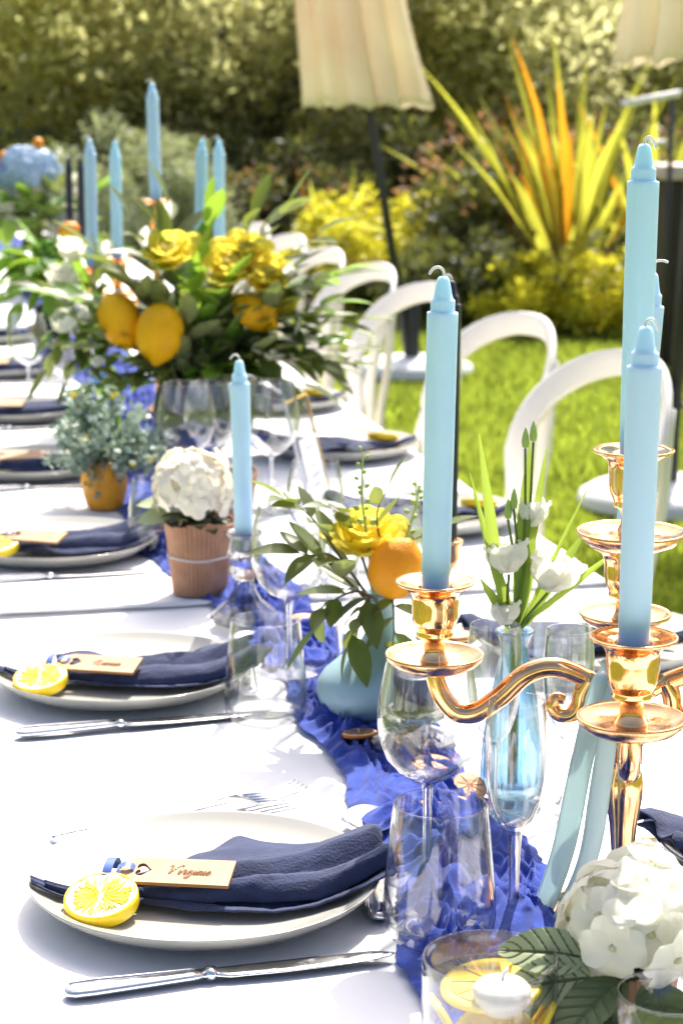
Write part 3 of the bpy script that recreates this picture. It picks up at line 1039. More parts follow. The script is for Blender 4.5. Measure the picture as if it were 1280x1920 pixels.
VIRGINIE = [V_] + let_i(1.02) + let_r(1.30) + let_g(1.76) + let_i(2.30) + let_n(2.58) + let_i(3.06) + let_e(3.36)
SCRIPT2 = [[(.5, .95), (.15, .85), (.0, .4), (.2, .02), (.5, .2), (.62, .7), (.45, .98), (.3, .7), (.5, .2), (.75, -.1), (.95, .1)]] + let_n(1.05) + let_e(1.5) + let_n(1.9) + let_i(2.4) + let_n(2.65)
def script_mesh(strokes, unit):
    b = MB()
    for s in strokes:
        P = smooth_path([((x + .28 * y) * unit, y * unit, 0) for x, y in s], 6) if len(s) > 2 else [Vector(((x + .28 * y) * unit, y * unit, 0)) for x, y in s]
        vs, fs = [], []
        for i, p in enumerate(P):
            a = P[max(0, i - 1)]; q = P[min(len(P) - 1, i + 1)]
            t = (q - a).normalized()
            nn = Vector((-t.y, t.x, 0))
            wd = unit * (.035 + .055 * max(0, -t.y))
            if len(s) == 2: wd = unit * .06
            vs += [p + nn * wd, p - nn * wd]
        for i in range(len(P) - 1):
            fs.append((2 * i, 2 * i + 1, 2 * i + 3, 2 * i + 2))
        b.add([(v[0], v[1], v[2] + .0002 * (k % 3)) for k, v in enumerate([Vector(x) for x in vs])], fs)
    return b.mesh('lettering', 'tag_ink', False)
INK = [script_mesh(VIRGINIE, .0090), script_mesh(SCRIPT2, .0095)]

def ribbon_loop():
    b = MB()
    pts = []
    for i in range(25):
        a = 2 * PI * i / 24
        pts.append((.0068 * math.cos(a) - .0005, .0006 * math.sin(2 * a), .0055 * math.sin(a)))
    vs, fs = [], []
    for p in pts:
        vs += [(p[0], p[1] - .0034, p[2]), (p[0], p[1] + .0034, p[2])]
    for i in range(24):
        fs.append((2 * i, 2 * i + 1, 2 * i + 3, 2 * i + 2))
    b.add(vs, fs)
    # band round the napkin and a loose tail
    def band(u, v):
        a = PI * 1.15 * u - .1
        return (-.016 + .007 * v, -.017 * math.cos(a), -.006 + .012 * math.sin(a))
    b.grid(band, 16, 2)
    def tail(u, v):
        return (-.012 + .008 * v + .012 * u, -.012 - .026 * u, .001 - .010 * u + .002 * math.sin(u * 6))
    b.grid(tail, 10, 2)
    return b.mesh('ribbon', 'satin_blue')
RIB = ribbon_loop()

# cutlery, each along +x with the handle at x = 0
def outline_solid(b, secs, n=12):
    """secs: x, half width, mid z, half thickness"""
    vs, fs = [], []
    for (x, hw, z, ht) in secs:
        for j in range(n):
            a = 2 * PI * j / n
            ca, sa = math.cos(a), math.sin(a)
            vs.append((x, hw * math.copysign(abs(ca) ** .7, ca), z + ht * math.copysign(abs(sa) ** .8, sa)))
    m = len(secs)
    for i in range(m - 1):
        for j in range(n):
            q = (j + 1) % n
            fs.append((i * n + j, i * n + q, (i + 1) * n + q, (i + 1) * n + j))
    fs.append(tuple(reversed(range(n)))); fs.append(tuple((m - 1) * n + j for j in range(n)))
    b.add(vs, fs)
def handle_secs(L):
    return [(0, .002, .004, .001), (.0015, .0055, .004, .0026), (.006, .0088, .0042, .0034), (.02, .0092, .0044, .0034), (L * .5, .0075, .0046, .0032), (L * .85, .0058, .0050, .0030), (L, .0052, .0052, .0032)]
def beads(b, L):
    for s in (-1, 1):
        pts = [(x, s * (float(np.interp(x, [0, .006, .02, L * .5, L], [.004, .0072, .0076, .0060, .0040]))), float(np.interp(x, [0, .02, L], [.0068, .0074, .0078]))) for x in np.linspace(.004, L * .93, 24)]
        b.tube(pts, .0007, 5)
def knife_meshes():
    b = MB(); outline_solid(b, handle_secs(.096), 14); beads(b, .096)
    hd = b.mesh('handle', 'steel')
    b = MB()
    outline_solid(b, [(.096, .0058, .0052, .0040), (.099, .0066, .0052, .0046), (.103, .0058, .0052, .0040)], 14)
    bo = b.mesh('bolster', 'steel')
    b = MB()
    outline_solid(b, [(.102, .0055, .005, .0022), (.112, .0085, .0045, .0016), (.15, .0096, .004, .0012), (.19, .0096, .004, .0010), (.215, .0075, .004, .0009), (.226, .0040, .004, .0007), (.230, .0008, .004, .0005)], 10)
    bl = b.mesh('blade', 'steel')
    return [('handle', hd), ('bolster', bo), ('blade', bl)]
def fork_meshes():
    b = MB(); outline_solid(b, handle_secs(.10), 14); beads(b, .10)
    outline_solid(b, [(.099, .0050, .0052, .003), (.125, .0035, .008, .0022), (.145, .006, .010, .0016), (.155, .0115, .009, .0013), (.165, .0122, .007, .0012)], 12)
    hd = b.mesh('handle', 'steel')
    out = [('handle', hd)]
    for k in range(4):
        y = -.0095 + .00633 * k
        b = MB(); b.tube([(.163, y, .0072), (.180, y, .0058), (.198, y * .98, .0085), (.208, y * .95, .0115)], [.0019, .0018, .0015, .0008], 8, True, (1, 1))
        out.append(('tine', b.mesh('tine', 'steel')))
    return out
def spoon_meshes():
    b = MB(); outline_solid(b, handle_secs(.11), 14); beads(b, .11)
    outline_solid(b, [(.109, .0050, .0052, .003), (.130, .0034, .009, .0022), (.146, .0036, .0095, .002)], 12)
    hd = b.mesh('handle', 'steel')
    b = MB()
    def bowl(u, v):
        a = 2 * PI * v
        k = math.sin(u * PI / 2)
        x = .172 + .030 * k * math.cos(a)
        y = .0195 * k * math.sin(a) * (1 - .12 * math.cos(a))
        return (x, y, .0105 - .0085 * (1 - k * k))
    b.grid(bowl, 10, 40)
    return [('handle', hd), ('bowl', b.mesh('bowl', 'steel'))]
KN, FK, SP = knife_meshes(), fork_meshes(), spoon_meshes()

def assemble(name, lab, cat, parts, loc, rz, group, sc=1):
    t = thing(name, lab, cat, loc, rz, group)
    t.scale = (sc, sc, sc)
    for nm, me in parts:
        put(nm, me, t)
    return t

def setting(side, y, who, k, x=None, jig=0., items='pntlksf', lem=(0, 0), rot=0., tagr=-14, z=None):
    """one guest's place; local +x runs from the guest to the middle of the table"""
    rz = (0 if side == 'L' else PI)
    if x is None:
        x = .205 if side == 'L' else .706
    if z is None:
        z = TOP + (.003 if y > 2.3 else 0)
    base = Matrix.Translation((x, y, z)) @ Matrix.Rotation(rz, 4, 'Z')
    def W(px, py, pz=0):
        return base @ Vector((px, py, pz))
    if 'p' in items:
        tag(put('dinner_plate', PLATE, None, W(0, 0)), 'ivory stoneware dinner plate at ' + who, 'plate', 'dinner plates')
    if 'n' in items:
        o = put('napkin', NAPKIN[k % 4], None, W(0, -.004), rz + R(rot))
        solid(o, .0011, 0)
        tag(o, 'folded navy gauze napkin on the plate at ' + who, 'napkin', 'navy napkins')
    if 'l' in items:
        t = thing('lemon_slice', 'round translucent lemon slice on the napkin at ' + who, 'lemon slice', (0, 0, 0), 0, 'lemon slice favours')
        t.matrix_basis = base @ Matrix.Translation((-.079 + lem[0], -.031 + lem[1], .0145)) @ Matrix.Rotation(R(15), 4, 'X') @ Matrix.Rotation(R(-8), 4, 'Y') @ Matrix.Rotation(k * 1.3, 4, 'Z')
        for nm, me in zip(('rind', 'pulp_face', 'pulp_lines'), LEMON):
            put(nm, me, t)
    if 't' in items:
        lab = 'wooden name tag reading Virginie with heart cutout on the front napkin' if k == 0 else 'wooden name tag with heart cutout on the napkin at ' + who
        t = thing('name_tag', lab, 'name tag', (0, 0, 0), 0, 'wooden name tags')
        t.matrix_basis = base @ Matrix.Translation((-.062, -.004, .0300)) @ Matrix.Rotation(R(tagr), 4, 'Z') @ Matrix.Rotation(R(14), 4, 'X') @ Matrix.Rotation(R(-1), 4, 'Y')
        put('board', TAG, t)
        if y < 2.4:
            put('lettering', INK[0 if k == 0 else 1], t, (.0345 if k == 0 else .036, -.004, .0031))
        put('ribbon', RIB, t, (.004, 0, .0014))
    if 'k' in items:
        assemble('table_knife', 'steel table knife at ' + who, 'knife', KN, W(-.116 + jig, -.146), rz + R(4 if side == 'L' else 3), 'table knives')
    if 'f' in items:
        assemble('table_fork', 'steel table fork behind the plate at ' + who, 'fork', FK, W(-.105, .128 + (.0 if k else .003)), rz + R(20 if k == 0 else 6), 'table forks', 1.12)
    if 's' in items:
        assemble('dessert_spoon', 'steel dessert spoon between plate and runner at ' + who, 'spoon', SP, W(.118, -.068), rz + R(80), 'dessert spoons', 1.1)

setting('L', 1.425, 'the front left place', 0, .2025, tagr=-21)
setting('L', 2.003, 'the second left place', 1, .203, tagr=-27, items='pntlks', lem=(-.004, .006), rot=-4)
setting('L', 2.62, 'the third left place', 2, .182, items='pntlk', tagr=-34, lem=(.006, .01), rot=5)
setting('L', 3.22, 'the fourth left place', 3, .19, items='pntk', tagr=-8, rot=-6)
setting('L', 3.80, 'the fifth left place', 1, .195, items='pntk', tagr=-18, rot=7)
setting('L', 4.42, 'the sixth left place', 2, .20, items='pntk')
setting('L', 5.05, 'the seventh left place', 3, .20, items='pn')
setting('R', 1.40, 'the near right place at the picture edge', 1, .685, items='pns')
setting('R', 2.02, 'the right place behind the candelabra', 2, .712, items='pnl', lem=(.05, 0))
setting('R', 2.70, 'the right place behind the left candelabra candle', 3, .706, items='pnlk')
setting('R', 3.29, 'the right place just beyond the acrylic sign', 1, .706, items='pnlk')
setting('R', 3.83, 'the right place beside the big bouquet', 2, .700, items='pnlk')
setting('R', 4.45, 'the farthest right place behind the bouquet leaves', 3, .70, items='pn')

# ------------------------------------------------------------------ glassware
def tumbler_meshes():
    b = MB()
    out = [(.0255, .0008), (.0300, .0012), (.0340, .0040), (.0365, .0095), (.0374, .0180), (.0370, .030), (.0352, .052), (.0328, .074), (.0308, .0925), (.0305, .0935), (.0299, .0938)]
    inn = [(.0296, .0930), (.0299, .0915), (.0318, .074), (.0342, .052), (.0359, .030), (.0362, .019), (.0348, .0125), (.031, .0092), (.02, .0082), (0, .0080)]
    b.lathe([(0, .0025), (.02, .0018)] + out + inn, 64)
    return [('wall', b.mesh('wall', 'glass'))]
def wine_meshes():
    b = MB()
    out = [(.0052, .0770), (.012, .0790), (.0225, .0860), (.0318, .0970), (.0370, .1110), (.0385, .1240), (.0380, .1370), (.0356, .1540), (.0325, .1690), (.0310, .1745), (.0307, .1755), (.0302, .1757)]
    inn = [(.0299, .1750), (.0301, .1740), (.0316, .1690), (.0347, .1540), (.0371, .1370), (.0376, .1240), (.0361, .1113), (.0310, .0982), (.0218, .0880), (.011, .0815), (0, .0800)]
    b.lathe(out + inn, 64)
    bowl = b.mesh('bowl', 'glass')
    b = MB()
    b.lathe([(.0115, .0792), (.0052, .0770), (.0040, .072), (.0034, .060), (.0032, .035), (.0036, .018), (.0055, .009), (.0095, .0052)], 24)
    st = b.mesh('stem', 'glass_solid')
    b = MB()
    b.lathe([(0, .0056), (.0095, .0052), (.018, .0034), (.030, .0020), (.0335, .0016), (.0338, .0008), (.033, .0003), (.02, .0010), (0, .0018)], 56)
    ft = b.mesh('foot', 'glass')
    return [('bowl', bowl), ('stem', st), ('foot', ft)]
def flute_meshes():
    b = MB()
    out = [(.0046, .0650), (.0085, .0685), (.0140, .0780), (.0185, .0920), (.0212, .1080), (.0222, .1230), (.0220, .1400), (.0210, .1560), (.0203, .1645), (.0200, .1652)]
    inn = [(.0194, .1648), (.0202, .1560), (.0212, .1400), (.0214, .1230), (.0204, .1085), (.0176, .0930), (.0130, .0800), (.0070, .0722), (0, .0700)]
    b.lathe(out + inn, 48)
    bowl = b.mesh('bowl', 'glass')
    b = MB()
    b.lathe([(.008, .0695), (.0052, .0650), (.0046, .055), (.0038, .035), (.0036, .018), (.0060, .009), (.0095, .0056)], 20)
    st = b.mesh('stem', 'glass_solid')
    b = MB()
    b.lathe([(0, .006), (.0095, .0056), (.017, .0035), (.0265, .0018), (.0268, .0008), (.026, .0003), (.015, .001), (0, .0018)], 48)
    return [('bowl', bowl), ('stem', st), ('foot', b.mesh('foot', 'glass'))]
TU, WI, FL = tumbler_meshes(), wine_meshes(), flute_meshes()
def tumbler(x, y, where, s=1, z=0): assemble('glass_tumbler', 'clear stemless glass tumbler ' + where, 'tumbler', TU, (x, y, TOP + z), 0, 'clear tumblers', s)
def wine(x, y, where, s=1, z=0): assemble('wine_glass', 'clear stemmed wine glass ' + where, 'wine glass', WI, (x, y, TOP + z), 0, 'clear wine glasses', s)
def flute(x, y, where, s=1, z=0): assemble('champagne_flute', 'clear champagne flute ' + where, 'flute', FL, (x, y, TOP + z), 0, 'clear champagne flutes', s)
CR = .013   # resting on the crumpled runner
tumbler(.3525, 1.312, 'in front, beside the tip of the front napkin', 1.07, .005)
wine(.3735, 1.428, 'directly behind the front tumbler', 1.0, .003)
flute(.4150, 1.338, 'in front of the ribbon, right of the front tumbler', 1.0, .003)
flute(.452, 1.520, 'just behind the front flute', 1, .010)
tumbler(.3260, 1.862, 'right of the second left plate', 1.07)
wine(.372, 1.985, 'behind the second tumbler, in front of the glass candlestick', 1, .010)
flute(.424, 1.985, 'half hidden behind the pale blue vase', .95, .010)
tumbler(.312, 2.600, 'left of the wood-clad pot', 1, .010)
wine(.385, 2.83, 'just behind the cream hydrangea', 1.05, .010)
wine(.505, 2.83, 'right of the small blue candle', 1.08, .004)
wine(.43, 2.90, 'between the two glasses behind the hydrangea', 1, .010)
tumbler(.625, 1.885, 'on the right, behind the candelabra arm', 1)
flute(.528, 1.560, 'behind the hanging aqua ribbons', .95)
tumbler(.540, 2.42, 'on the right side behind the yellow rose', 1, .003)
tumbler(.600, 2.50, 'second on the right behind the green buds', 1.15, .003)
wine(.475, 2.36, 'on the runner edge behind the olive leaves', .9, .004)
tumbler(.408, 1.012, 'at the bottom right corner, in front of the white hydrangea')
wine(.235, 3.98, 'small and far on the left side', 1, .003)
tumbler(.31, 4.25, 'far on the left near the trailing leaves', 1, .003)
wine(.40, 4.45, 'far behind the big bouquet', 1, .003)
wine(.60, 3.55, 'on the right beside the big bouquet', 1, .003)

# ------------------------------------------------------------------ candles
def candle_meshes(Rr, H, m):
    b = MB()
    n = 40
    prof = [(0, 0), (Rr * .90, 0), (Rr * .93, .004), (Rr * .95, H * .3), (Rr, H - .030), (Rr, H - .0262), (Rr * .97, H - .0252), (Rr * .80, H - .0250), (Rr * .78, H - .0240), (Rr * .785, H - .0180), (Rr * .76, H - .0165),
            (Rr * .66, H - .0158), (Rr * .58, H - .013), (Rr * .48, H - .007), (Rr * .40, H - .0025), (Rr * .28, H - .0005), (0, H)]
    b.lathe(prof, n, rmod=lambda a, i, z: 1 + (.010 * math.cos(a * 16) if z < H - .03 else 0))
    body = b.mesh('wax', m)
    return body
def wick_mesh(kind):
    b = MB()
    if kind == 0:
        pts = [(0, 0, -.003), (0, 0, .002), (.003, 0, .0045), (.006, .001, .002), (.0085, .001, -.004)]
    elif kind == 1:
        pts = [(0, 0, -.003), (0, 0, .003), (-.003, 0, .006), (-.007, .001, .005), (-.010, 0, .001)]
    else:
        pts = [(0, 0, -.003), (0, 0, .004), (.002, .001, .008), (.007, 0, .009), (.011, .001, .008)]
    b.tube(smooth_path(pts, 4), .0010, 6)
    return b.mesh('wick', 'wick')
WK = [wick_mesh(i) for i in range(3)]
def candle(lab, pos, Rr, H, m, wk=0, lean=(0, 0), grp='pale blue taper candles'):
    t = thing('taper_candle', lab, 'candle', pos, 0, grp)
    t.matrix_basis = Matrix.Translation(pos) @ Matrix.Rotation(R(lean[0]), 4, FW) @ Matrix.Rotation(R(lean[1]), 4, RT)
    put('wax', candle_meshes(Rr, H, m), t)
    o = put('wick', WK[wk], t, (0, 0, H), -YAW)
    return t

# ------------------------------------------------------------------ candelabra
CUP = [(0, .052), (.0135, .052), (.0125, .060), (.0125, .075), (.0150, .0768), (.0225, .0785), (.0272, .0815), (.0284, .0830), (.0286, .0838), (.0280, .0843), (.0265, .0836), (.0215, .0810), (.0165, .0795), (.0125, .0788), (.0118, .0775), (.0118, .056), (0, .056)]
def candelabra_parts(b_out, ang0=0., n=4, topz=.347, armz=.183, r=.138):
    """returns list of (name, mesh) in the candelabra's own axes; first arm along -x"""
    parts = []
    # sconce (cup on a pan), local z = 0 at pan bottom
    def cup(c):
        b = MB()
        b.lathe([(.0100, .0035), (.0108, .006), (.0100, .008), (.0080, .012), (.0076, .018), (.0085, .0225), (.0125, .0240), (.0135, .0258), (.0128, .0275),
                 (.0140, .030), (.0158, .0345), (.0166, .040), (.0168, .047), (.0172, .053), (.0190, .0578), (.0232, .0610), (.0272, .0628), (.0285, .0638), (.0287, .0650), (.0280, .0655),
                 (.0240, .0640), (.0190, .0622), (.0128, .0612), (.0120, .060), (.0120, .046), (0, .045)], 48, c,
                rmod=lambda a, i, z: 1 + (.012 * math.cos(a * 12) if .03 < z < .056 else 0))
        return b.mesh('cup', 'gold')
    def pan(c, rr=.0355):
        k = rr / .0355
        b = MB()
        b.lathe([(0, -.0015), (.010 * k, -.002), (.022 * k, -.0005), (.030 * k, .003), (.0345 * k, .0075), (.0355 * k, .0098), (.0357 * k, .0112), (.0350 * k, .0118), (.0335 * k, .0105), (.028 * k, .0062), (.018 * k, .0038), (0, .0034)], 64, c)
        return b.mesh('drip_pan', 'gold_pan')
    pz = armz
    cups = []
    for i in range(n):
        a = PI + ang0 + 2 * PI * i / n
        d = Vector((math.cos(a), math.sin(a), 0))
        e = d * r
        # S-shaped arm
        prof = [(.016, .172), (.030, .180), (.052, .187), (.072, .181), (.090, .164), (.106, .152), (.121, .151), (.132, .162), (.1375, .176), (.138, .184)]
        P = smooth_path([d * q * (r / .138) + Vector((0, 0, z)) for q, z in prof], 5)
        rad = [.0062 + .0015 * math.sin(PI * j / (len(P) - 1)) for j in range(len(P))]
        b = MB(); b.tube(P, rad, 14)
        parts.append(('arm', b.mesh('arm', 'gold')))
        # scroll under the arm
        P = smooth_path([d * q + Vector((0, 0, z)) for q, z in [(.026, .180), (.031, .170), (.033, .160), (.039, .152), (.048, .152), (.053, .158), (.050, .164), (.044, .163)]], 5)
        b = MB(); b.tube(P, [.0075 - .00010 * j for j in range(len(P))], 12)
        parts.append(('scroll', b.mesh('scroll', 'gold')))
        parts.append(('drip_pan', pan(e + Vector((0, 0, pz)))))
        parts.append(('cup', cup(e + Vector((0, 0, pz)))))
        cups.append(e + Vector((0, 0, pz + .046)))
    parts.append(('drip_pan', pan(Vector((0, 0, topz - .070)), .0385)))
    parts.append(('cup', cup(Vector((0, 0, topz - .0655)))))
    cups.append(Vector((0, 0, topz - .018)))
    b = MB()
    b.lathe([(.006, .120), (.0135, .132), (.0150, .136), (.0150, .139), (.0125, .142), (.0125, .146), (.0150, .168), (.0180, .172), (.0185, .182), (.0165, .190), (.0095, .197), (.0080, .215), (.0068, .240), (.0085, .262), (.0110, .270), (.0085, .276), (.0095, topz - .060)], 36)
    parts.append(('upper_stem', b.mesh('upper_stem', 'gold')))
    b = MB()
    b.lathe([(.0095, .022), (.0085, .03), (.0078, .045), (.0100, .070), (.0135, .092), (.0140, .102), (.0128, .110), (.0105, .116), (.0120, .119), (.0118, .122), (.006, .125)], 36)
    parts.append(('lower_stem', b.mesh('lower_stem', 'gold')))
    b = MB(); b.box((0, 0, .1315), (.0235, .0235, .0225))
    parts.append(('block', b.mesh('block', 'gold', False)))
    b = MB()
    b.lathe([(0, 0), (.056, 0), (.0575, .002), (.056, .0045), (.048, .0065), (.032, .011), (.018, .018), (.0115, .024), (.0095, .027)], 64)
    parts.append(('base', b.mesh('base', 'gold')))
    return parts, cups
CP, CUPS = candelabra_parts(None)
cx, cy = .4955, 1.334
CZ = TOP
CA = -R(19)
near = assemble('candelabra', 'gold five-armed candelabra in front at the right', 'candelabra', CP, (cx, cy, CZ), CA, 'gold candelabra')
def cpos(i, c0, rz, z0):
    v = Matrix.Rotation(rz, 3, 'Z') @ CUPS[i]
    return (c0[0] + v.x, c0[1] + v.y, z0 + v.z)
CR_ = .0110
candle('pale blue candle on the left arm of the front candelabra', cpos(0, (cx, cy), CA, CZ), CR_, .237, 'wax_blue', 1, (.9, 0))
candle('pale blue candle on the front arm of the front candelabra, nearest the camera', cpos(1, (cx, cy), CA, CZ), CR_, .219, 'wax_deep', 0, (.5, 0))
candle('pale blue candle on the hidden right arm of the front candelabra', cpos(2, (cx, cy), CA, CZ), CR_, .212, 'wax_blue', 0, (.4, 0))
candle('pale blue candle on the back arm, its wick showing right of the tallest one', cpos(3, (cx, cy), CA, CZ), CR_, .230, 'wax_deep', 2, (3.4, 0))
candle('tallest pale blue candle at the top of the front candelabra', cpos(4, (cx, cy), CA, CZ), CR_, .228, 'wax_aqua', 0, (.3, 0))
# far candelabra, behind the big bouquet
fx, fy = .462, 3.76
far = assemble('candelabra', 'gold five-armed candelabra far back behind the big bouquet', 'candelabra', CP, (fx, fy, TOP + .003), -YAW + R(38), 'gold candelabra', 1)
far.scale = (1, 1, 1.16)
def fpos(i):
    v = Matrix.Rotation(-YAW + R(38), 3, 'Z') @ CUPS[i]
    return (fx + v.x, fy + v.y, TOP + v.z * 1.16)
candle('blue candle at front left on the far candelabra', fpos(0), .0112, .250, 'wax_deep', 1, (0, 0))
candle('aqua candle at front right on the far candelabra', fpos(1), .0112, .250, 'wax_aqua', 0, (1.8, 0))
candle('aqua candle at back right on the far candelabra', fpos(2), .0112, .246, 'wax_aqua', 1, (.5, 0))
candle('aqua candle at back left on the far candelabra', fpos(3), .0112, .242, 'wax_aqua', 0, (0, 0))
candle('tall blue candle at the top of the far candelabra', fpos(4), .0116, .232, 'wax_deep', 1, (-1, 0))

# cut-glass candlesticks
def cut_stick_parts():
    b = MB()
    b.lathe([(0, .004), (.036, .002), (.0385, .005), (.037, .010), (.030, .017), (.020, .026), (.0135, .036), (.0105, .046), (.010, .050)], 22, rmod=lambda a, i, z: 1 + .035 * math.cos(a * 11))
    base = b.mesh('base', 'glass_cut', False)
    b = MB()
    b.lathe([(.010, .050), (.0145, .053), (.0178, .060), (.0168, .067), (.0120, .0715), (.0095, .073)], 18)
    knop = b.mesh('knop', 'glass_cut', False)
    b = MB()
    b.lathe([(.0095, .073), (.0175, .0755), (.0195, .0785), (.0185, .082), (.0170, .086), (.0172, .098), (.0195, .102), (.0200, .104), (.0190, .1055), (.0165, .1045), (.0135, .102), (.0125, .098), (.0125, .083), (0, .082)], 24, rmod=lambda a, i, z: 1 + (.03 * math.cos(a * 12) if z < .09 else 0))
    cup = b.mesh('socket', 'glass_cut', False)
    return [('base', base), ('knop', knop), ('socket', cup)]
CS = cut_stick_parts()
assemble('glass_candlestick', 'cut-glass candlestick with a blue candle beside the wood-clad pot', 'candlestick', CS, (.3640, 2.212, TOP + .006), 0, 'cut-glass candlesticks')
candle('slim blue candle in the cut-glass candlestick', (.3640, 2.212, TOP + .006 + .083), .0112, .215, 'wax_blue', 1, (-1.0, 0))
# low holder with a navy candle stub, seen through the front wine glass
t = thing('glass_votive_holder', 'low cut-glass holder behind the front wine glass', 'candle holder', (.436, 1.715, TOP + .012))
MB().lathe([(0, .004), (.036, .002), (.0385, .005), (.037, .009), (.026, .014), (.016, .018), (.015, .024), (.024, .027), (.0275, .030), (.027, .036), (.0235, .038), (.021, .037), (.019, .032), (0, .031)], 22, rmod=lambda a, i, z: 1 + .03 * math.cos(a * 11)).build('holder', 'glass_cut', t, False)
t = thing('candle_stub', 'short navy candle stub in the low cut-glass holder', 'candle', (.436, 1.715, TOP + .044))
MB().lathe([(0, 0), (.0185, 0), (.0190, .003), (.0190, .033), (.0180, .0355), (.0150, .036), (0, .0345)], 32).build('wax', 'wax_navy', t)
put('wick', WK[1], t, (0, 0, .037))
# navy taper behind the left candle of the front candelabra
t = thing('gold_candlestick', 'slim gold candlestick hidden behind the left candelabra candle', 'candlestick', (.5765, 2.127, TOP))
MB().lathe([(0, 0), (.034, 0), (.035, .003), (.030, .007), (.012, .013), (.006, .02), (.005, .045), (.008, .05), (.005, .056), (.0055, .075), (.012, .083), (.0145, .09), (.015, .104), (.0172, .107), (.0175, .110), (.0130, .110), (.0120, .105), (.012, .09), (0, .088)], 32).build('stick', 'gold', t)
candle('navy taper candle right behind the left candelabra candle', (.5765, 2.127, TOP + .09), .0112, .305, 'wax_navy', 1, (.2, 0), 'navy taper candles')
for i, (x, y) in enumerate(((.490, 6.05), (.522, 6.02))):
    lab = ['left', 'right'][i]
    t = thing('candle_holder', 'dark candle holder under the %s navy candle far left' % lab, 'candle holder', (x, y, TOP + .003), 0, 'dark candle holders')
    MB().lathe([(0, 0), (.04, 0), (.04, .004), (.010, .012), (.007, .03), (.007, .13), (.014, .14), (.016, .16), (.012, .16), (.012, .145), (0, .145)], 20).build('stick', 'wax_navy', t)
    candle('%s one of the two navy candles far left beside the blue hydrangeas' % lab, (x, y, TOP + .148), .0115, .27, 'wax_navy', 1, (0, 0), 'navy taper candles')

# ribbons hanging from the candelabra
def ribbon(name, lab, path, wdir, wd, seed):
    P = smooth_path(path, 10)
    b = MB(); vs = []; fs = []
    wv = [Vector(q) for q in wdir]
    n = len(P)
    nc = 6
    for i, p in enumerate(P):
        t = i / (n - 1)
        wvv = (wv[0] * (1 - t) + wv[1] * t).normalized() * wd * .5
        nn = wvv.cross(Vector((0, 0, 1))).normalized()
        for k in range(nc + 1):
            s = -1 + 2 * k / nc
            vs.append(p + wvv * s + nn * (.0015 * math.cos(s * 2) + .0012 * math.sin(t * 9 + seed + s)))
    for i in range(n - 1):
        for k in range(nc):
            a = i * (nc + 1) + k
            fs.append((a, a + 1, a + nc + 2, a + nc + 1))
    b.add(vs, fs)
    o = solid(b.build(name, 'satin_aqua'), .0004)
    # selvedge
    b = MB()
    for k in (0, nc):
        b.tube([Vector(vs[i * (nc + 1) + k]) for i in range(n)], .00055, 5)
    b.build('edge', 'satin_aqua', o)
    return tag(o, lab, 'ribbon', 'aqua satin ribbons')
hub = Vector((cx, cy, CZ))
def rp(lat, dep, z): return hub + RT * lat + FW * dep + Vector((0, 0, z))
ribbon('satin_ribbon', 'aqua satin ribbon hanging from the candelabra, left strand', [rp(-.012, -.012, .192), rp(-.022, -.022, .180), rp(-.034, -.020, .12), rp(-.044, -.016, .06), rp(-.056, -.006, .012), rp(-.064, -.02, .006)], (RT + FW * .15, RT + FW * -.1), .0155, 1)
ribbon('satin_ribbon', 'aqua satin ribbon hanging from the candelabra, right strand', [rp(-.006, -.008, .192), rp(-.012, -.030, .178), rp(-.020, -.034, .12), rp(-.028, -.032, .06), rp(-.044, -.026, .014), rp(-.050, -.040, .006)], (RT * .9 + FW * .5, RT * .9 + FW * .3), .0155, 2)
ribbon('satin_ribbon', 'short turn of aqua ribbon tied round the candelabra hub', [rp(-.019, .004, .187), rp(-.014, -.016, .189), rp(.004, -.021, .187), rp(.019, -.008, .188), rp(.017, .012, .187), rp(-.004, .020, .188), rp(-.018, .006, .186)], (Vector((0, .1, 1)), Vector((0, .1, 1))), .010, 3)

# ------------------------------------------------------------------ flowers and leaves
OLEAF = [leaf_mesh('leaf', 'olive_leaf', .44, .16, c, 6, .9) for c in (.10, .25, -.08)]
LLEAF = [leaf_mesh('leaf', 'lemon_leaf', .46, .14, c, 6, .9) for c in (.12, .28, -.05)]
SWLEAF = [leaf_mesh('leaf', 'sword_leaf', .055, .5, c, 10, 1.0) for c in (.04, .14, -.06)]
def sprig(parent, path, r0, n, L, meshes, seed, t0=.2, name='sprig', stem='stem_brown', ww=1.0, flat=.35):
    r = random.Random(seed)
    P = smooth_path(path, 6)
    st = MB().tube(P, [max(.0006, r0 * (1 - .75 * i / (len(P) - 1))) for i in range(len(P))], 6).build(name, stem, parent)
    for i in range(n):
        t = t0 + (1 - t0) * i / max(1, n - 1)
        k = min(len(P) - 1, int(t * (len(P) - 1)))
        p = P[k]
        tg = (P[min(k + 1, len(P) - 1)] - P[max(0, k - 1)]).normalized()
        side = tg.cross(Vector((0, 0, 1)))
        if side.length < .1: side = tg.cross(RT)
        side.normalize()
        up = side.cross(tg)
        an = (i % 2) * PI + r.uniform(-.7, .7)
        d = tg * r.uniform(.35, .9) + (side * math.cos(an) + up * math.sin(an) * .8) * r.uniform(.6, 1.0)
        if i == n - 1: d = tg
        nn = Vector((r.uniform(-1, 1) * flat, r.uniform(-1, 1) * flat, 1)) + up * .3
        l = L * r.uniform(.7, 1.15)
        put('leaf', r.choice(meshes), st, mtx=frame_mtx(p, d, nn, l * ww, l, l))
    return st

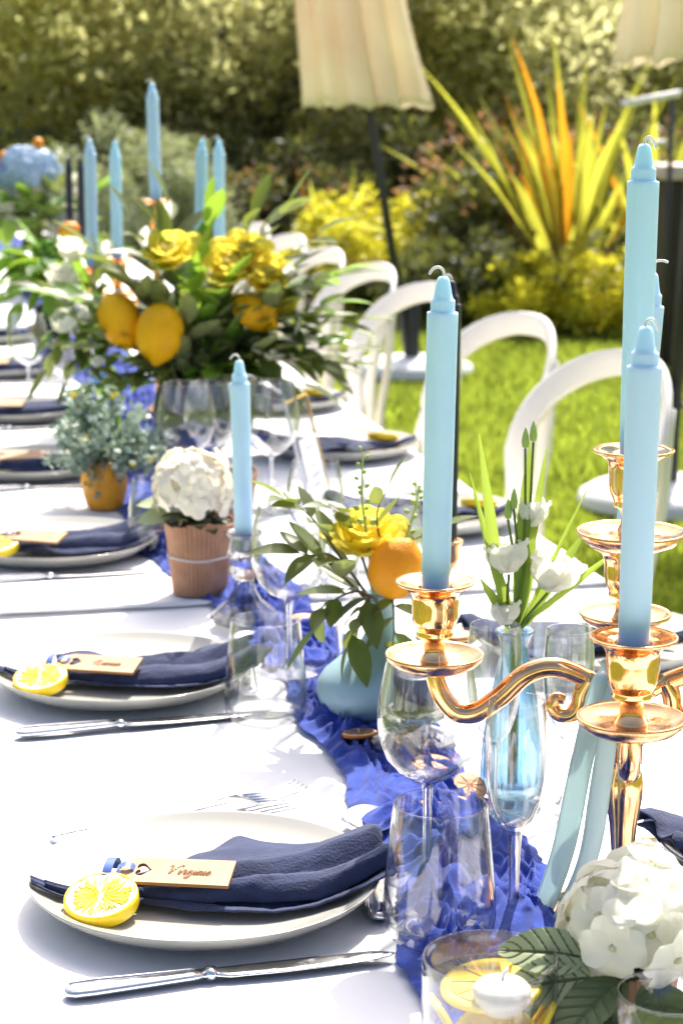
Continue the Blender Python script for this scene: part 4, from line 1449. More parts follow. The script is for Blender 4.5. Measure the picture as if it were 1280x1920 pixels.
def petal_mesh(name, m, cup=.5, wid=1.0, ruffle=.04, seed=0):
    b = MB()
    def fn(u, v):
        s = (v - .5) * 2
        h = u
        wd = wid * .5 * math.sin(PI * min(1, .12 + u * .72)) ** .7
        x = s * wd
        z = cup * (s * s) * .35 * wd + .22 * u * u * (-1 if u > .75 else 0) - cup * .18 * math.sin(u * PI) + ruffle * math.sin(s * 7 + seed) * u
        return (x, h * (1 - .10 * s * s), z)
    b.grid(fn, 8, 8)
    return b.mesh(name, m)
RP = [petal_mesh('petal', 'petal_yellow', .9, 1.05, .03, k) for k in range(3)]
def rose(parent, c, axis, size, seed, meshes=RP, corem='petal_yellow', n=14, opened=1.0):
    r = random.Random(seed)
    ax = Vector(axis).normalized()
    x = ax.cross(Vector((.2, .9, .3))).normalized(); y = ax.cross(x)
    c = Vector(c)
    b = MB(); b.lathe([(0, -.02 * 1), (.30, .0), (.42, .3), (.34, .62), (.2, .74), (.12, .70), (0, .60)], 14)
    for q in range(len(b.v)):
        v = Vector(b.v[q]) * size
        b.v[q] = tuple(c + x * v.x + y * v.y + ax * v.z)
    core = b.build('rose', corem, parent)
    for i in range(n):
        t = i / n
        a = i * 2.4
        out = x * math.cos(a) + y * math.sin(a)
        tilt = (.10 + .95 * t * opened)
        d = ax * math.cos(tilt) + out * math.sin(tilt)
        base = c + out * size * (.10 + .16 * t) + ax * size * (.10 - .12 * t)
        l = size * (.78 + .28 * t) * r.uniform(.9, 1.08)
        put('petal', r.choice(meshes), core, mtx=frame_mtx(base, d, ax * math.sin(tilt) - out * math.cos(tilt) if False else (ax - out * .6), l, l, l))
    return core

def citrus_mesh(name, m, rx, ry, tip=.12, seed=0):
    b = MB()
    prof = []
    for i in range(25):
        a = PI * i / 24
        s = math.sin(a)
        prof.append((max(0, rx * s ** .92), -ry * math.cos(a) + (tip * ry * math.exp(-((PI - a) / .28) ** 2)) - tip * .5 * ry * math.exp(-(a / .22) ** 2)))
    b.lathe(prof, 40, rmod=lambda a, i, z: 1 + .02 * math.sin(3 * a + seed) + .012 * math.sin(7 * a + z * 60))
    return b.mesh(name, m)
def citrus(parent, name, m, c, axis, rx, ry, seed, tip=.12):
    q = Vector(axis).normalized().to_track_quat('Z', 'Y').to_matrix().to_4x4()
    return put(name, citrus_mesh(name, m, rx, ry, tip, seed), parent, mtx=Matrix.Translation(c) @ q)

def loc(base):
    B0 = Vector(base)
    return lambda lat, dep, h: B0 + RT * lat + FW * dep + Vector((0, 0, h))

# --- pale blue vase with yellow rose, orange and olive
vb = (.4330, 1.838, TOP + .006)
o = MB().lathe([(0, .002), (.036, .0), (.047, .003), (.0575, .013), (.0612, .024), (.0600, .034), (.0545, .043), (.0440, .052), (.0320, .061), (.0215, .070), (.0155, .080), (.0130, .092), (.0122, .106), (.0140, .118), (.0165, .122), (.0150, .1215), (.0115, .112), (.0100, .10), (0, .09)], 72).build('bud_vase', 'vase_blue', None, loc=vb)
tag(o, 'matte pale blue squat vase with narrow neck on the runner', 'vase')
bq = thing('bouquet', 'small bouquet of yellow rose, orange and olive leaves in the pale blue vase', 'bouquet', (0, 0, 0))
L_ = loc(vb)
sprigs1 = [
    ([L_(0, 0, .10), L_(-.03, -.01, .145), L_(-.065, -.01, .195), L_(-.090, -.01, .213)], 9, .050),
    ([L_(0, 0, .10), L_(-.03, -.02, .135), L_(-.055, -.03, .16), L_(-.075, -.03, .165)], 8, .046),
    ([L_(0, 0, .105), L_(-.02, -.015, .125), L_(-.045, -.025, .118), L_(-.060, -.03, .095)], 8, .050),
    ([L_(0, 0, .105), L_(-.01, -.025, .122), L_(-.022, -.035, .105), L_(-.030, -.038, .080)], 7, .046),
    ([L_(0, 0, .105), L_(.01, -.025, .120), L_(.012, -.034, .095), L_(.010, -.036, .070)], 6, .046),
    ([L_(0, 0, .105), L_(.025, -.02, .130), L_(.045, -.022, .122), L_(.055, -.022, .100)], 7, .044),
    ([L_(0, 0, .10), L_(.015, 0, .15), L_(.03, .0, .17), L_(.05, .0, .180)], 6, .042),
    ([L_(0, 0, .10), L_(-.02, .01, .16), L_(-.03, .01, .19), L_(-.045, .0, .20)], 5, .04),
    ([L_(0, 0, .10), L_(-.0, .0, .16), L_(-.004, -.016, .20), L_(.006, -.02, .225)], 4, .045),
]
for i, (p, n, L) in enumerate(sprigs1):
    sprig(bq, p, .0018, n, L, OLEAF, 40 + i, .35)
rose(bq, L_(-.012, .01, .162), FW * -.35 + RT * -.05 + Vector((0, 0, .9)), .040, 5)
citrus(bq, 'orange', 'orange_skin', L_(.014, -.026, .150), RT * .35 + FW * -.25 + Vector((0, 0, .9)), .0255, .0300, 1, .10)
def bud_spire(parent, path, n, seed, size):
    r = random.Random(seed)
    P = smooth_path(path, 6)
    st = MB().tube(P, [.0018 - .0010 * i / len(P) for i in range(len(P))], 6).build('bud_spire', 'bud_green', parent)
    for i in range(n):
        t = .45 + .55 * i / (n - 1)
        p = P[min(len(P) - 1, int(t * (len(P) - 1)))]
        a = i * 2.4
        d = (RT * math.cos(a) + FW * math.sin(a)) * .8 + Vector((0, 0, .5))
        s = size * (1.15 - .5 * t) * r.uniform(.8, 1.2)
        b = MB(); b.lathe([(0, 0), (.35, .2), (.5, .6), (.38, 1.0), (.15, 1.25), (0, 1.3)], 8)
        put('bud', b.mesh('bud', 'bud_green'), st, mtx=frame_mtx(p + d * s * .8, (d.x, d.y, d.z), (0, 0, 1), s, s, s) @ Matrix.Rotation(-PI / 2, 4, 'X'))
    return st
bud_spire(bq, [L_(-.004, -.005, .11), L_(-.012, -.01, .17), L_(-.018, -.012, .215), L_(-.017, -.012, .258)], 15, 2, .0058)
bud_spire(bq, [L_(.008, 0, .11), L_(.02, .005, .16), L_(.032, .004, .20), L_(.036, .004, .222)], 13, 3, .0058)

# --- blue glass bud vase with white lisianthus and sword leaves
gv = (.492, 1.596, TOP + .004)
o = MB().lathe([(0, .004), (.022, .001), (.0255, .004), (.0268, .015), (.0250, .045), (.0205, .080), (.0150, .108), (.0118, .124), (.0112, .132), (.0135, .139), (.0160, .1425), (.0165, .1445), (.0150, .1455), (.0115, .1420), (.0092, .132), (.0100, .122), (.0135, .10), (.0190, .07), (.0230, .04), (.0240, .016), (.020, .010), (0, .008)], 40,
               rmod=lambda a, i, z: 1 + (.05 * math.cos(a * 9) * max(0, min(1, (.125 - z) / .05)) if z > .003 else 0)).build('glass_bud_vase', 'glass_blue', None, loc=gv)
tag(o, 'blue fluted glass bud vase behind the left candelabra arm', 'vase')
bq = thing('bouquet', 'white lisianthus with long sword leaves in the blue glass vase', 'bouquet', (0, 0, 0))
L_ = loc(gv)
PXM = 1 / 2330
def gp(px, py, dep=0):   # picture-scaled offsets from the vase mouth, in metres
    return L_((px - 947) * PXM, dep, .143 + (1205 - py) * PXM / .97)
swl = [((930, 1195), (868, 815), .9), ((948, 1195), (962, 835), .8), ((950, 1195), (1006, 850), .6), ((932, 1195), (858, 900), .55), ((960, 1195), (1090, 1010), .75), ((960, 1190), (1150, 1030), .45), ((940, 1190), (874, 1090), .75),
       ((955, 1190), (985, 1000), .9), ((945, 1190), (880, 1010), .7), ((955, 1195), (1088, 920), .35), ((950, 1190), (968, 1010), 1.0), ((958, 1195), (998, 1155), .5), ((942, 1195), (905, 1060), .7)]
st = MB().tube([L_(0, 0, .01), L_(0, 0, .15)], .0045, 8).build('stem_bundle', 'stem_green', bq)
for i, (a, e, ww) in enumerate(swl):
    p0 = gp(a[0], a[1], rnd.uniform(-.004, .004)); p1 = gp(e[0], e[1], rnd.uniform(-.02, .02))
    dv = p1 - p0
    L = dv.length * 1.03
    put('leaf', SWLEAF[i % 3], bq, mtx=frame_mtx(p0 - dv * .05, dv, FW * -1 + Vector((0, 0, .5)) + rvec(.25), (1.0 if i % 3 else .8) * .25 * ww, L, L * .7))
WPET = [petal_mesh('petal', 'petal_white', 1.5, .95, .02, k) for k in range(2)]
def bloom(px, py, sz, dep, ax, closed):
    c_ = gp(px, py, dep)
    base = L_(0, 0, .14)
    MB().tube(smooth_path([base, (base + c_) * .5 + rvec(.006), c_ - Vector(ax).normalized() * sz * .1], 6), .0013, 6).build('stem', 'stem_green', bq)
    rose(bq, c_, ax, sz, int(px), WPET, 'petal_white', 11, closed)
up = Vector((0, 0, 1))
bloom(930, 1080, .028, -.012, up + RT * -.15, .22)
bloom(972, 1000, .025, .006, up + RT * .1, .15)
bloom(1010, 1118, .032, -.006, up + RT * .25, .32)
bloom(925, 1178, .020, -.016, up + RT * -.05, .12)
bud_m = MB().lathe([(0, 0), (.28, .1), (.36, .4), (.25, .8), (.1, 1.1), (0, 1.2)], 10).mesh('bud', 'bud_green')
for (px, py) in ((940, 965), (929, 985), (960, 850), (975, 838)):
    c_ = gp(px, py, -.004)
    s = MB().tube(smooth_path([L_(0, 0, .14), gp((px + 950) / 2 + 6, (py + 1190) / 2, -.004), c_], 6), .0011, 6).build('bud_stem', 'stem_green', bq)
    put('bud', bud_m, s, mtx=Matrix.Translation(c_) @ Matrix.Diagonal((.0095, .0095, .0150, 1)))

# --- wood-clad pot with cream hydrangea
def wood_pot(pos, lab, s=1.0):
    t = thing('wood_clad_pot', lab, 'flower pot', pos, 0, 'wood-clad pots')
    t.scale = (s, s, s)
    MB().lathe([(0, .002), (.0295, .0), (.0305, .002), (.0365, .062), (.0395, .084), (.0385, .086), (.0365, .085), (.034, .065), (0, .064)], 40).build('liner', 'stem_brown', t)
    n = 44
    for k in range(n):
        a = 2 * PI * k / n
        if False: pass
        b = MB()
        w0, w1 = .0305 * 2 * PI / n * .46, .0395 * 2 * PI / n * .48
        h = .088 + .003 * math.sin(a * 3) + rnd.uniform(-.001, .001)
        vs = []
        for (rr, wdt, z) in ((.0312, w0, .0005), (.0373, (w0 + w1) / 2 * 1.05, .062), (.0408, w1, h)):
            for dr in (0, .0016):
                for s_ in (-1, 1):
                    vs.append(((rr + dr) * math.cos(a) - s_ * wdt * math.sin(a), (rr + dr) * math.sin(a) + s_ * wdt * math.cos(a), z))
        fs = []
        for q in range(2):
            o = q * 4
            fs += [(o + 2, o + 3, o + 7, o + 6), (o, o + 4, o + 5, o + 1), (o, o + 2, o + 6, o + 4), (o + 1, o + 5, o + 7, o + 3)]
        fs += [(8, 10, 11, 9), (0, 1, 3, 2)]
        b.add(vs, fs)
        b.build('slat', 'pot_wood', t, False)
    b = MB()
    b.tube([((.0380) * math.cos(2 * PI * i / 48), (.0380) * math.sin(2 * PI * i / 48), .046 + .0008 * math.sin(i * .5)) for i in range(49)], .0012, 6, False)
    b.build('string', 'string', t)
    MB().lathe([(.0345, .070), (.02, .073), (0, .074)], 20).build('soil', 'soil', t)
    return t
floret_cream = MB()
def floret(m, name='floret', cupv=.3):
    b = MB()
    for k in range(4):
        a = k * PI / 2
        def fn(u, v):
            s = (v - .5) * 2
            wd = .52 * math.sin(PI * (.10 + .72 * u)) ** .8
            x, y = s * wd, u
            z = .10 * u * u - .16 * s * s * u * cupv + .28 * u * (1 - u) + .012 * k
            return (x * math.cos(a) - y * math.sin(a), x * math.sin(a) + y * math.cos(a), z)
        b.grid(fn, 5, 5)
    return b.mesh(name, m)
FLC = [floret('petal_cream', cupv=c_) for c_ in (.3, 1.1)]
FLB = [floret('petal_blue', cupv=c_) for c_ in (.3, 1.1)]
FLW = [floret('petal_white', cupv=c_) for c_ in (.3, 1.1)]
def hydrangea_head(parent, c_, rad, n, size, meshes, corem, seed, squash=.8, lo=-.45):
    r = random.Random(seed)
    c_ = Vector(c_)
    core = MB().lathe([(0, -rad * .5), (rad * .6, -rad * .35), (rad * .82, 0), (rad * .6, rad * squash * .55), (0, rad * squash * .8)], 14, c_).build('flower_head', corem, parent)
    for i in range(n):
        z = 1 - (1 - lo) * (i + .5) / n
        a = i * 2.39996
        q = math.sqrt(max(0, 1 - z * z))
        d = Vector((q * math.cos(a), q * math.sin(a), z))
        p = c_ + Vector((d.x * rad, d.y * rad, d.z * rad * squash)) * r.uniform(.84, 1.12)
        nn = (d + rvec(.22)).normalized()
        tz = nn.to_track_quat('Z', 'Y').to_matrix().to_4x4() @ Matrix.Rotation(r.uniform(0, 6), 4, 'Z')
        s = size * r.uniform(.8, 1.15)
        put('floret', r.choice(meshes), core, mtx=Matrix.Translation(p) @ tz @ Matrix.Scale(s, 4))
    return core
HLEAF = leaf_mesh('leaf', 'hyd_leaf', .62, .10, .22, 8, .85)
pw = (.3360, 2.372, TOP + .005)
wood_pot(pw, 'wood-clad pot tied with string holding the cream hydrangea')
hy = thing('hydrangea', 'cream hydrangea growing in the wood-clad pot', 'hydrangea', (0, 0, 0))
L_ = loc(pw)
MB().tube([L_(0, 0, .07), L_(-.002, 0, .15)], .004, 8).build('stem', 'stem_green', hy)
hydrangea_head(hy, L_(-.006, -.006, .130), .046, 74, .0142, FLC, 'petal_cream', 3, .92)
for i in range(13):
    a = i * 2.4
    d = RT * math.cos(a) + FW * math.sin(a) + Vector((0, 0, rnd.uniform(-.1, .5)))
    put('leaf', HLEAF, hy, mtx=frame_mtx(L_(0, 0, .085 + .002 * (i % 5)), d, (0, 0, 1), .050, .050, .05))
pale = leaf_mesh('leaf', 'hyd_leaf_pale', .60, .10, .2, 8, .85)
put('leaf', pale, hy, mtx=frame_mtx(L_(-.030, .006, .105), RT * -1 + up * .15, (0, -.5, 1), .045, .045, .045))
put('leaf', pale, hy, mtx=frame_mtx(L_(-.030, .0, .095), RT * -1 + FW * -.2 + up * -.05, (0, -.7, 1), .045, .045, .045))
pw2 = (.414, 2.66, TOP + .010)
wood_pot(pw2, 'second wood-clad pot mostly hidden behind the blue candle', 1.0)
# --- near white hydrangea at the bottom right, petals one by one
hp = (.412, 1.092, TOP + .012)
t = wood_pot(hp, 'wood-clad pot below the near white hydrangea, at the bottom edge', .72)
hy = thing('hydrangea', 'large white hydrangea head with dark leaves at the bottom right', 'hydrangea', (0, 0, 0))
L_ = loc(hp)
MB().tube([L_(0, 0, .045), L_(0, 0, .10)], .004, 8).build('stem', 'stem_green', hy)
HP = []
for k in range(3):
    b = MB()
    def fn(u, v, k=k):
        s = (v - .5) * 2
        wd = .60 * math.sin(PI * (.08 + .70 * u)) ** .65
        z = .34 * u * (1 - u) + .05 * s * s * (1 if k == 0 else -1.5) + .035 * math.sin(s * 5 + k * 2) * u - (.14 * u ** 3 if k == 2 else 0)
        return (s * wd, u * (1 - .08 * s * s), z)
    b.grid(fn, 9, 9)
    HP.append(b.mesh('petal', 'petal_white'))
eye = MB().lathe([(0, 0), (.11, .02), (.13, .08), (.07, .15), (0, .16)], 8).mesh('floret', 'floret_eye')
hc = L_(.004, 0, .090)
MB().lathe([(0, -.022), (.022, -.012), (.028, 0), (.02, .016), (0, .022)], 16, hc).build('flower_head', 'petal_white', hy)
r = random.Random(12)
nf = 27
for i in range(nf):
    z = 1 - 1.35 * (i + .5) / nf
    a = i * 2.39996
    q = math.sqrt(max(0, 1 - z * z))
    d = Vector((q * math.cos(a), q * math.sin(a), z))
    p = hc + Vector((d.x * .037, d.y * .037, d.z * .034)) * r.uniform(.84, 1.16)
    nn = (d + rvec(.30)).normalized()
    s = .0190 * r.uniform(.85, 1.2)
    tz = nn.to_track_quat('Z', 'Y').to_matrix().to_4x4() @ Matrix.Rotation(r.uniform(0, 6), 4, 'Z')
    f = put('floret', eye, hy, mtx=Matrix.Translation(p) @ tz @ Matrix.Scale(s, 4))
    for k in range(4):
        put('petal', HP[r.randrange(3)], f, mtx=Matrix.Rotation(k * PI / 2 + r.uniform(-.12, .12), 4, 'Z') @ Matrix.Translation((0, .04, .03 + .03 * (k % 2))) @ Matrix.Rotation(r.uniform(-.22, .22), 4, 'X'))
# serrated leaves with sunken veins
def big_leaf(m):
    b = MB()
    nu, nv = 84, 48
    def fn(u, v):
        s = (v - .5) * 2
        wd = .30 * math.sin(PI * min(1, .05 + .93 * u ** .85)) ** .75 + .002
        ser = 1 + .05 * (((u * 17) % 1) - .5) * (abs(s) ** 6)
        vein = abs((((u * 7 - abs(s) * 1.6) % 1) - .5) * 2)
        z = -.16 * u * u + .10 * abs(s) * wd * 2 - .014 * (vein > .86) * (abs(s) > .04) - .018 * math.exp(-(s / .06) ** 2) + .010 * math.sin(u * 10) * s
        return (s * wd * ser, u, z)
    b.grid(fn, nu, nv)
    me = b.mesh('leaf', m)
    me.materials.append(M['hyd_vein'])
    for q, p in enumerate(me.polygons):
        u, s = (q // nv + .5) / nu, ((q % nv + .5) / nv - .5) * 2
        if abs((((u * 7 - abs(s) * 1.6) % 1) - .5) * 2) > .80 or abs(s) < .07:
            p.material_index = 1
    return me
BLD, BLP = big_leaf('hyd_leaf'), big_leaf('hyd_leaf_pale')
for (la, de, h, d, nn, l, me) in [
    (-.028, -.018, .075, RT * -1 + FW * .10 + up * .12, up * .75 + FW * -.65, .052, BLP),
    (-.026, -.026, .066, RT * -1 + FW * -.15 + up * -.03, up * .7 + FW * -.7, .052, BLP),
    (-.01, -.030, .066, RT * -.7 + FW * -.7 + up * -.25, up, .060, BLD), (.01, -.03, .064, RT * .2 + FW * -1 + up * -.35, up, .060, BLD),
    (.03, -.02, .066, RT * .9 + FW * -.5 + up * -.1, up, .06, BLD), (-.02, .0, .060, RT * -1 + FW * -.4 + up * -.45, up, .058, BLD),
    (.02, .02, .065, RT * .5 + FW * .8, up, .06, BLD), (-.02, .02, .06, RT * -.6 + FW * .8, up, .06, BLD), (0, -.02, .05, RT * -.35 + FW * -.9 + up * -.6, up, .055, BLD)]:
    put('leaf', me, hy, mtx=frame_mtx(L_(la, de, h), d, nn, l, l, l))

# --- bowl of water with lemon slices and a floating candle
bw = (.3225, 1.084, TOP + .0005)
t = thing('glass_bowl', 'round glass bowl of water at the bottom edge, holding lemon slices', 'bowl', bw)
MB().lathe([(0, .001), (.032, .0005), (.037, .004), (.0398, .020), (.0405, .05), (.0402, .080), (.0400, .0900), (.0396, .0912), (.0388, .0912), (.0384, .0902), (.0386, .078), (.0388, .05), (.0380, .021), (.035, .008), (0, .006)], 72).build('wall', 'glass', t)
MB().lathe([(0, .0075), (.034, .0090), (.0374, .022), (.0382, .05), (.0381, .0750), (0, .0748)], 64).build('water', 'water_clear', t)
def citrus_slice(lab, pos, m3, Rr, h, rot, name='lemon_slice', cat='lemon slice', grp=None, parts=('lemon_rind', 'lemon_pale', 'lemon_flesh')):
    t = thing(name, lab, cat, (0, 0, 0), 0, grp)
    t.matrix_basis = Matrix.Translation(pos) @ rot
    MB().lathe([(Rr * .90, 0), (Rr * .97, 0), (Rr, h * .3), (Rr, h * .7), (Rr * .97, h), (Rr * .90, h)], 44).build('rind', parts[0], t)
    MB().lathe([(Rr * .90, h), (Rr * .82, h * 1.01), (0, h * .98)], 44).build('pith', parts[1], t)
    MB().lathe([(0, h * .02), (Rr * .90, 0)], 44).build('underside', parts[1], t)
    for k in range(9):
        a0 = 2 * PI * k / 9 + .05; a1 = 2 * PI * (k + 1) / 9 - .05
        pts = []
        rr = Rr * .80
        pts.append((Rr * .10 * math.cos((a0 + a1) / 2), Rr * .10 * math.sin((a0 + a1) / 2)))
        for q in range(5):
            a = a0 + (a1 - a0) * q / 4
            pts.append((rr * math.cos(a), rr * math.sin(a)))
        n = len(pts)
        vs = [(x, y, h * .9) for x, y in pts] + [(x * .99, y * .99, h * 1.10 + .0004) for x, y in pts]
        MB().add(vs, [tuple(range(n, 2 * n))] + [(i, (i + 1) % n, (i + 1) % n + n, i + n) for i in range(n)]).build('segment', parts[2], t, False)
    return t
RX = lambda d: Matrix.Rotation(R(d), 4, RT)
RF = lambda d: Matrix.Rotation(R(d), 4, FW)
bl = loc(bw)
GL = 'lemon slices in the glass bowl'
citrus_slice('lemon slice leaning at the back of the glass bowl', bl(.002, .006, .0680), None, .0310, .004, RX(4) @ RF(-5), grp=GL)
citrus_slice('lemon slice standing at the left inside the glass bowl', bl(-.023, -.006, .044), None, .027, .004, RX(-20) @ RF(58), grp=GL)
citrus_slice('lemon slice standing at the front inside the glass bowl', bl(.002, -.026, .045), None, .027, .004, RX(58), grp=GL)
citrus_slice('lemon slice standing at the right inside the glass bowl', bl(.026, -.010, .044), None, .027, .004, RX(-20) @ RF(-58), grp=GL)
t = thing('floating_candle', 'white floating candle in the lemon water bowl', 'candle', bl(.006, -.014, .0620))
MB().lathe([(0, 0), (.0105, .001), (.0152, .006), (.0172, .012), (.0170, .0155), (.0142, .0185), (.008, .0205), (0, .0209)], 40).build('wax', 'wax_white', t)
MB().tube([(0, 0, .0195), (.001, 0, .024), (.004, .001, .0275)], .0011, 6).build('wick', 'wick', t)
t = thing('fly', 'tiny dark fly on the lemon slice in the bowl', 'fly', bl(-.014, .016, .0775))
MB().lathe([(0, -.0011), (.0005, -.0006), (.0006, 0), (.0004, .0008), (0, .0012)], 8).build('body', 'fly', t).rotation_euler = (R(90), 0, .6)
for s in (-1, 1):
    MB().tube([(0, 0, 0), (s * .0013, .0003, .0003), (s * .0019, .0004, -.0006)], .00013, 4).build('leg', 'fly', t)

# --- dried orange slices on the runner
GD = 'dried orange slices on the runner'
DR = ('dried_rind', 'pith', 'dried_pulp'); DP = ('dried_rind', 'dried_pale', 'dried_pale')
def drow(lab, x, y, tilt, parts, Rr=.017):
    citrus_slice(lab, (x, y, RUN + .004), None, Rr, .0035, RX(tilt) @ RF(tilt * .4), 'dried_orange_slice', 'orange slice', GD, parts)
drow('dark dried orange slice at the foot of the pale blue vase', .393, 1.752, -6, DR)
drow('pale dried orange slice seen through the front tumbler rim', .421, 1.556, -8, DP, .020)
drow('dried orange slice seen in the front wine glass bowl', .436, 1.655, 5, DP, .018)
drow('dried orange slice behind the second wine glass', .425, 2.17, 6, DP, .018)
drow('dried orange slice right of the glass candlestick', .40, 2.40, 4, DP, .016)
drow('dried orange slice seen through the flute', .452, 1.59, 30, DP, .015)

# --- yellow egg pot with grey-blue foliage
yp = (.276, 2.915, TOP + .004)
o = MB().lathe([(0, .002), (.022, 0), (.0265, .004), (.0320, .022), (.0340, .038), (.0325, .055), (.0285, .068), (.0270, .071), (.0260, .070), (.028, .06), (.030, .04), (0, .035)], 48).build('yellow_pot', 'pot_yellow', None, loc=yp)
tag(o, 'small rounded mustard yellow pot on the left of the runner', 'flower pot')
def fluffy(lab, pos, m, n, rx, rz, zc, L, W, seed, dots=None):
    t = thing('foliage_plant', lab, 'plant', pos)
    g = np.random.default_rng(seed)
    ns = 42
    ends = g.normal(0, 1, (ns, 3)); ends[:, 2] = np.abs(ends[:, 2]) * .9 - .25
    ends /= np.linalg.norm(ends, axis=1)[:, None]
    ends = ends * np.array([rx, rx, rz]) * (.55 + .5 * g.random(ns))[:, None] + np.array([0, 0, zc])
    b = MB()
    Ps, Ds = [], []
    o = np.array([0, 0, zc * .35])
    for e in ends:
        b.tube([o, (o + e) * .5 + np.array([0, 0, .012]), e], [.0014, .001, .0005], 4)
        k = n // ns
        tt = .35 + .65 * g.random(k)
        P = o + (e - o) * tt[:, None] + np.array([0, 0, .048]) * (tt * (1 - tt))[:, None] + g.normal(0, .007, (k, 3))
        Ps.append(P); Ds.append((e - o) / np.linalg.norm(e - o) * .6 + g.normal(0, .7, (k, 3)))
    P = np.concatenate(Ps); D = np.concatenate(Ds)
    b.build('stems', 'stem_green', t)
    s = put('small_leaves', quads_mesh('small_leaves', m, P, D, g.normal(0, .6, P.shape) + np.array([0, 0, 1]), L * (.7 + .6 * g.random(len(P))), W), t)
    s['kind'] = 'stuff'
    if dots:
        for i in range(9):
            e = ends[i]
            MB().lathe([(0, -.005), (.004, -.002), (.004, .002), (0, .005)], 8, e).build('flower', dots, t)
    return t
fluffy('blue-grey eucalyptus foliage in the mustard yellow pot', (yp[0], yp[1], yp[2]), 'euca_leaf', 1900, .092, .085, .090, .013, .011, 4, 'lemon_rind')

# --- acrylic sign
ap = Vector((.592, 2.905, TOP + .004))
t = thing('acrylic_sign', 'leaning clear acrylic sign holder with amber top edge behind the yellow rose', 'sign', ap, R(70))
t.rotation_euler = (R(-14), 0, R(62))
MB().box((0, 0, .078), (.105, .004, .150)).build('pane', 'acrylic', t, False)
MB().box((0, 0, .1548), (.105, .0045, .0030)).build('top_edge', 'amber_edge', t, False)
for s in (-1, 1):
    MB().box((s * .0535, 0, .078), (.0018, .0046, .150)).build('side_edge', 'amber_edge' if s > 0 else 'paper', t, False)
MB().box((-.004, -.0040, .052), (.080, .0006, .088)).build('paper_card', 'paper', t, False)
for q in range(5):
    MB().box((-.004 + .004 * (q % 2), -.0048, .082 - .014 * q), (.046 - .008 * (q % 3), .0004, .0025)).build('printed_line', 'print', t, False)
MB().box((0, .018, .0015), (.105, .04, .003)).build('foot', 'acrylic', t, False)

# --- big centre bouquet in a dark vase
bv = (.469, 3.36, TOP + .008)
o = MB().lathe([(0, .002), (.045, 0), (.055, .006), (.066, .04), (.068, .07), (.062, .098), (.058, .112), (.060, .116), (.057, .116), (.054, .10), (0, .09)], 48).build('dark_vase', 'vase_dark', None, loc=bv)
tag(o, 'dark glazed round vase under the big lemon bouquet', 'vase')
bq = thing('bouquet', 'big bouquet of lemons, yellow roses and long olive leaves', 'bouquet', (0, 0, 0))
L_ = loc(bv)
r = random.Random(31)
tips = [(-.20, .0, .25), (-.16, .02, .33), (-.10, .03, .38), (-.04, .03, .40), (.03, .02, .39), (.10, .03, .385), (.16, .01, .41), (.21, .0, .36), (.25, .0, .30), (.27, -.02, .22), (.26, -.02, .17), (.22, -.04, .15),
        (.17, -.05, .12), (.13, -.06, .10), (.08, -.07, .11), (-.19, -.03, .18), (-.17, -.05, .11), (-.12, -.06, .12), (.20, .03, .28), (.14, -.04, .24), (.06, -.05, .27), (.0, -.07, .22), (-.09, -.05, .28), (.12, -.05, .17), (.05, -.075, .15), (-.05, -.06, .15), (.19, -.03, .22), (-.14, .0, .24), (.235, .0, .245), (.16, -.02, .30)]
tips += [(r.uniform(-.17, .23), r.uniform(-.03, .05), r.uniform(.14, .34)) for _ in range(16)]
for i, (la, de, h) in enumerate(tips):
    m_ = L_(la * .45, de * .5, .11 + (h - .11) * .55 + .05 * abs(la) * 2)
    sprig(bq, [L_(la * .1, de * .2, .10), m_, L_(la, de, h)], .0022, 12, .082, OLEAF if i % 4 else LLEAF, 200 + i, .12, ww=.9)
citrus(bq, 'lemon', 'lemon_skin', L_(-.047, -.075, .205), RT * -.15 + up * -1 + FW * -.2, .039, .048, 1, .14)
citrus(bq, 'lemon', 'lemon_skin', L_(-.115, -.04, .222), RT * .45 + up * -1 + FW * -.2, .035, .046, 2, .14)
citrus(bq, 'lemon', 'lemon_skin', L_(.105, -.03, .235), RT * .8 + up * -.5 + FW * -.2, .030, .040, 3, .14)
for k, (la, de, h, s) in enumerate([(-.032, -.02, .315, .052), (.062, -.02, .292, .056), (.118, -.01, .280, .048), (.085, .0, .318, .045), (.13, -.01, .235, .042)]):
    MB().tube([L_(0, 0, .1), L_(la * .6, de, h * .7), L_(la, de, h)], .002, 6).build('rose_stem', 'stem_green', bq)
    rose(bq, L_(la, de, h), FW * -.55 + RT * (la * 2) + up * .8, s, 60 + k, RP, 'petal_yellow', 13, .85)
for k in range(2):
    MB().tube([L_(-.035 + .02 * k, -.06, .18), L_(-.02 + .012 * k, -.045, .10)], .0022, 6).build('pick', 'stem_green', bq)
WFL = [floret('petal_white', 'flower', .6)]
for i in range(14):
    p = L_(rnd.uniform(-.2, .2), rnd.uniform(-.08, -.03), rnd.uniform(.13, .33))
    put('flower', WFL[0], bq, mtx=Matrix.Translation(p) @ rvec(1).to_track_quat('Z', 'Y').to_matrix().to_4x4() @ Matrix.Scale(rnd.uniform(.008, .014), 4))
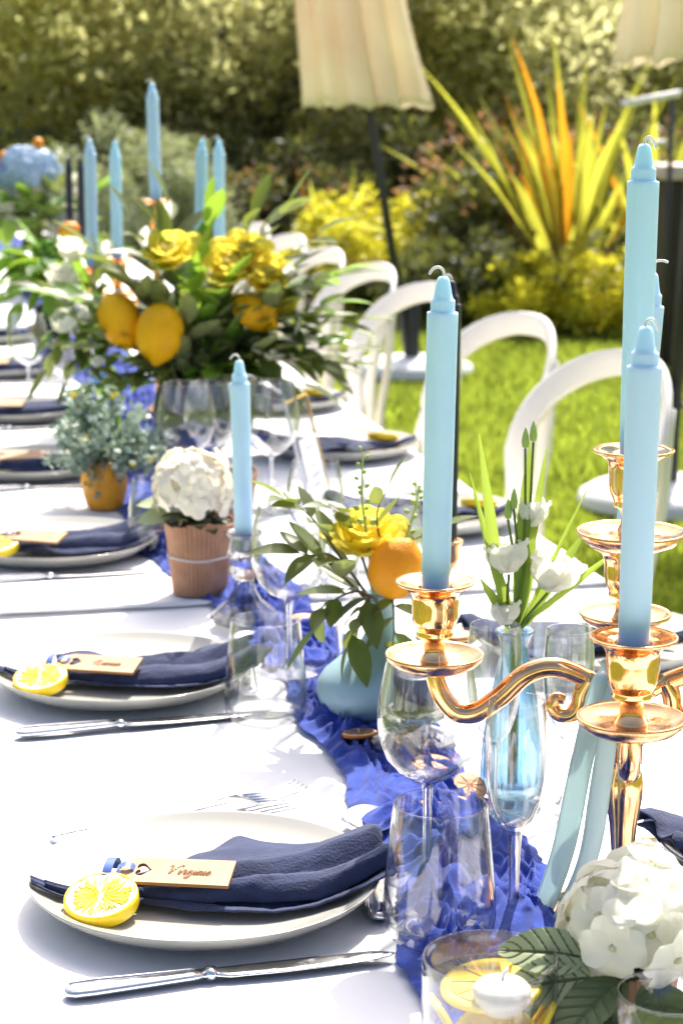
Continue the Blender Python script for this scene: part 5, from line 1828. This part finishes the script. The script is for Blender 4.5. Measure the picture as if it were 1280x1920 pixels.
# trailing greenery left of it
tv = (.330, 3.55, TOP + .008)
o = MB().lathe([(0, .002), (.025, 0), (.03, .005), (.028, .05), (.018, .08), (.016, .10), (.02, .11), (.017, .11), (.013, .1), (0, .09)], 32).build('bud_vase', 'glass_blue', None, loc=tv)
tag(o, 'small blue glass vase under the trailing greenery left of the big bouquet', 'vase')
bq = thing('bouquet', 'loose trailing olive and white buds left of the big bouquet', 'bouquet', (0, 0, 0))
L_ = loc(tv)
for i, (la, de, h) in enumerate([(-.07, -.03, .18), (-.05, -.04, .10), (-.02, -.05, .05), (.03, -.05, .06), (-.09, 0, .25), (.0, 0, .29), (-.04, 0, .30), (.05, -.03, .12), (-.085, -.02, .12), (.02, -.04, .20)]):
    sprig(bq, [L_(0, 0, .10), L_(la * .5, de * .5, .16 + h * .25), L_(la, de, h)], .0018, 8, .062, OLEAF if i % 3 else LLEAF, 300 + i, .3, ww=.8)
for k, (la, h, s) in enumerate([(-.055, .26, .040), (-.052, .185, .034), (-.035, .31, .036)]):
    rose(bq, L_(la, -.03, h), FW * -.3 + up, s, 80 + k, WPET, 'petal_white', 12, .4)
# bright lemon-leaf bouquet and hydrangea arrangement farther off on the left
fv = (.335, 4.72, TOP + .006)
o = MB().lathe([(0, .002), (.035, 0), (.042, .005), (.044, .06), (.036, .10), (.04, .115), (.036, .115), (.03, .1), (0, .09)], 32).build('dark_vase', 'vase_dark', None, loc=fv)
tag(o, 'dark vase of the bright green lemon-leaf bouquet on the far left', 'vase')
bq = thing('bouquet', 'bright green lemon-leaf bouquet with one small orange on the far left', 'bouquet', (0, 0, 0))
L_ = loc(fv)
for i in range(18):
    a = i * 2.4
    la, de = .15 * math.cos(a) * rnd.uniform(.5, 1), .11 * math.sin(a)
    h = rnd.uniform(.10, .31)
    sprig(bq, [L_(0, 0, .10), L_(la * .5, de * .5, .13 + h * .4), L_(la, de, h)], .002, 8, .085, LLEAF, 400 + i, .3, ww=1.0)
for k, (la, h) in enumerate([(.055, .29)]):
    citrus(bq, 'kumquat', 'orange_skin', L_(la, -.08, h), RT + up * .3, .020, .024, k, .06)
hv = (.43, 6.35, TOP + .006)
o = MB().lathe([(0, .002), (.05, 0), (.06, .005), (.062, .09), (.05, .15), (.055, .165), (.05, .165), (.045, .15), (0, .14)], 32).build('dark_vase', 'vase_dark', None, loc=hv)
tag(o, 'dark vase of the blue hydrangea arrangement at the far end', 'vase')
bq = thing('bouquet', 'blue and white hydrangea arrangement at the far left end of the table', 'bouquet', (0, 0, 0))
L_ = loc(hv)
hydrangea_head(bq, L_(-.03, -.05, .365), .090, 110, .026, FLB, 'petal_blue', 7, .75)
hydrangea_head(bq, L_(-.17, -.03, .32), .08, 80, .026, FLB, 'petal_blue', 8, .8)
for k, (la, de, h, s) in enumerate([(.085, -.09, .19, .062), (.05, -.08, .31, .045), (-.10, -.10, .27, .05), (.11, -.06, .30, .045)]):
    rose(bq, L_(la, de, h), FW * -.7 + up * .6, s, 90 + k, WPET, 'petal_white', 16, .9)
for i in range(16):
    a = i * 2.4
    la, de = .20 * math.cos(a), .13 * math.sin(a) - .03
    sprig(bq, [L_(0, 0, .15), L_(la * .5, de * .5, .24), L_(la, de, rnd.uniform(.12, .42))], .002, 7, .10, LLEAF if i % 2 else OLEAF, 500 + i, .3, ww=1.3)
citrus(bq, 'kumquat', 'orange_skin', L_(.0, -.04, .445), up, .017, .018, 3, .05)
citrus(bq, 'kumquat', 'orange_skin', L_(-.10, -.05, .40), up, .022, .024, 4, .05)
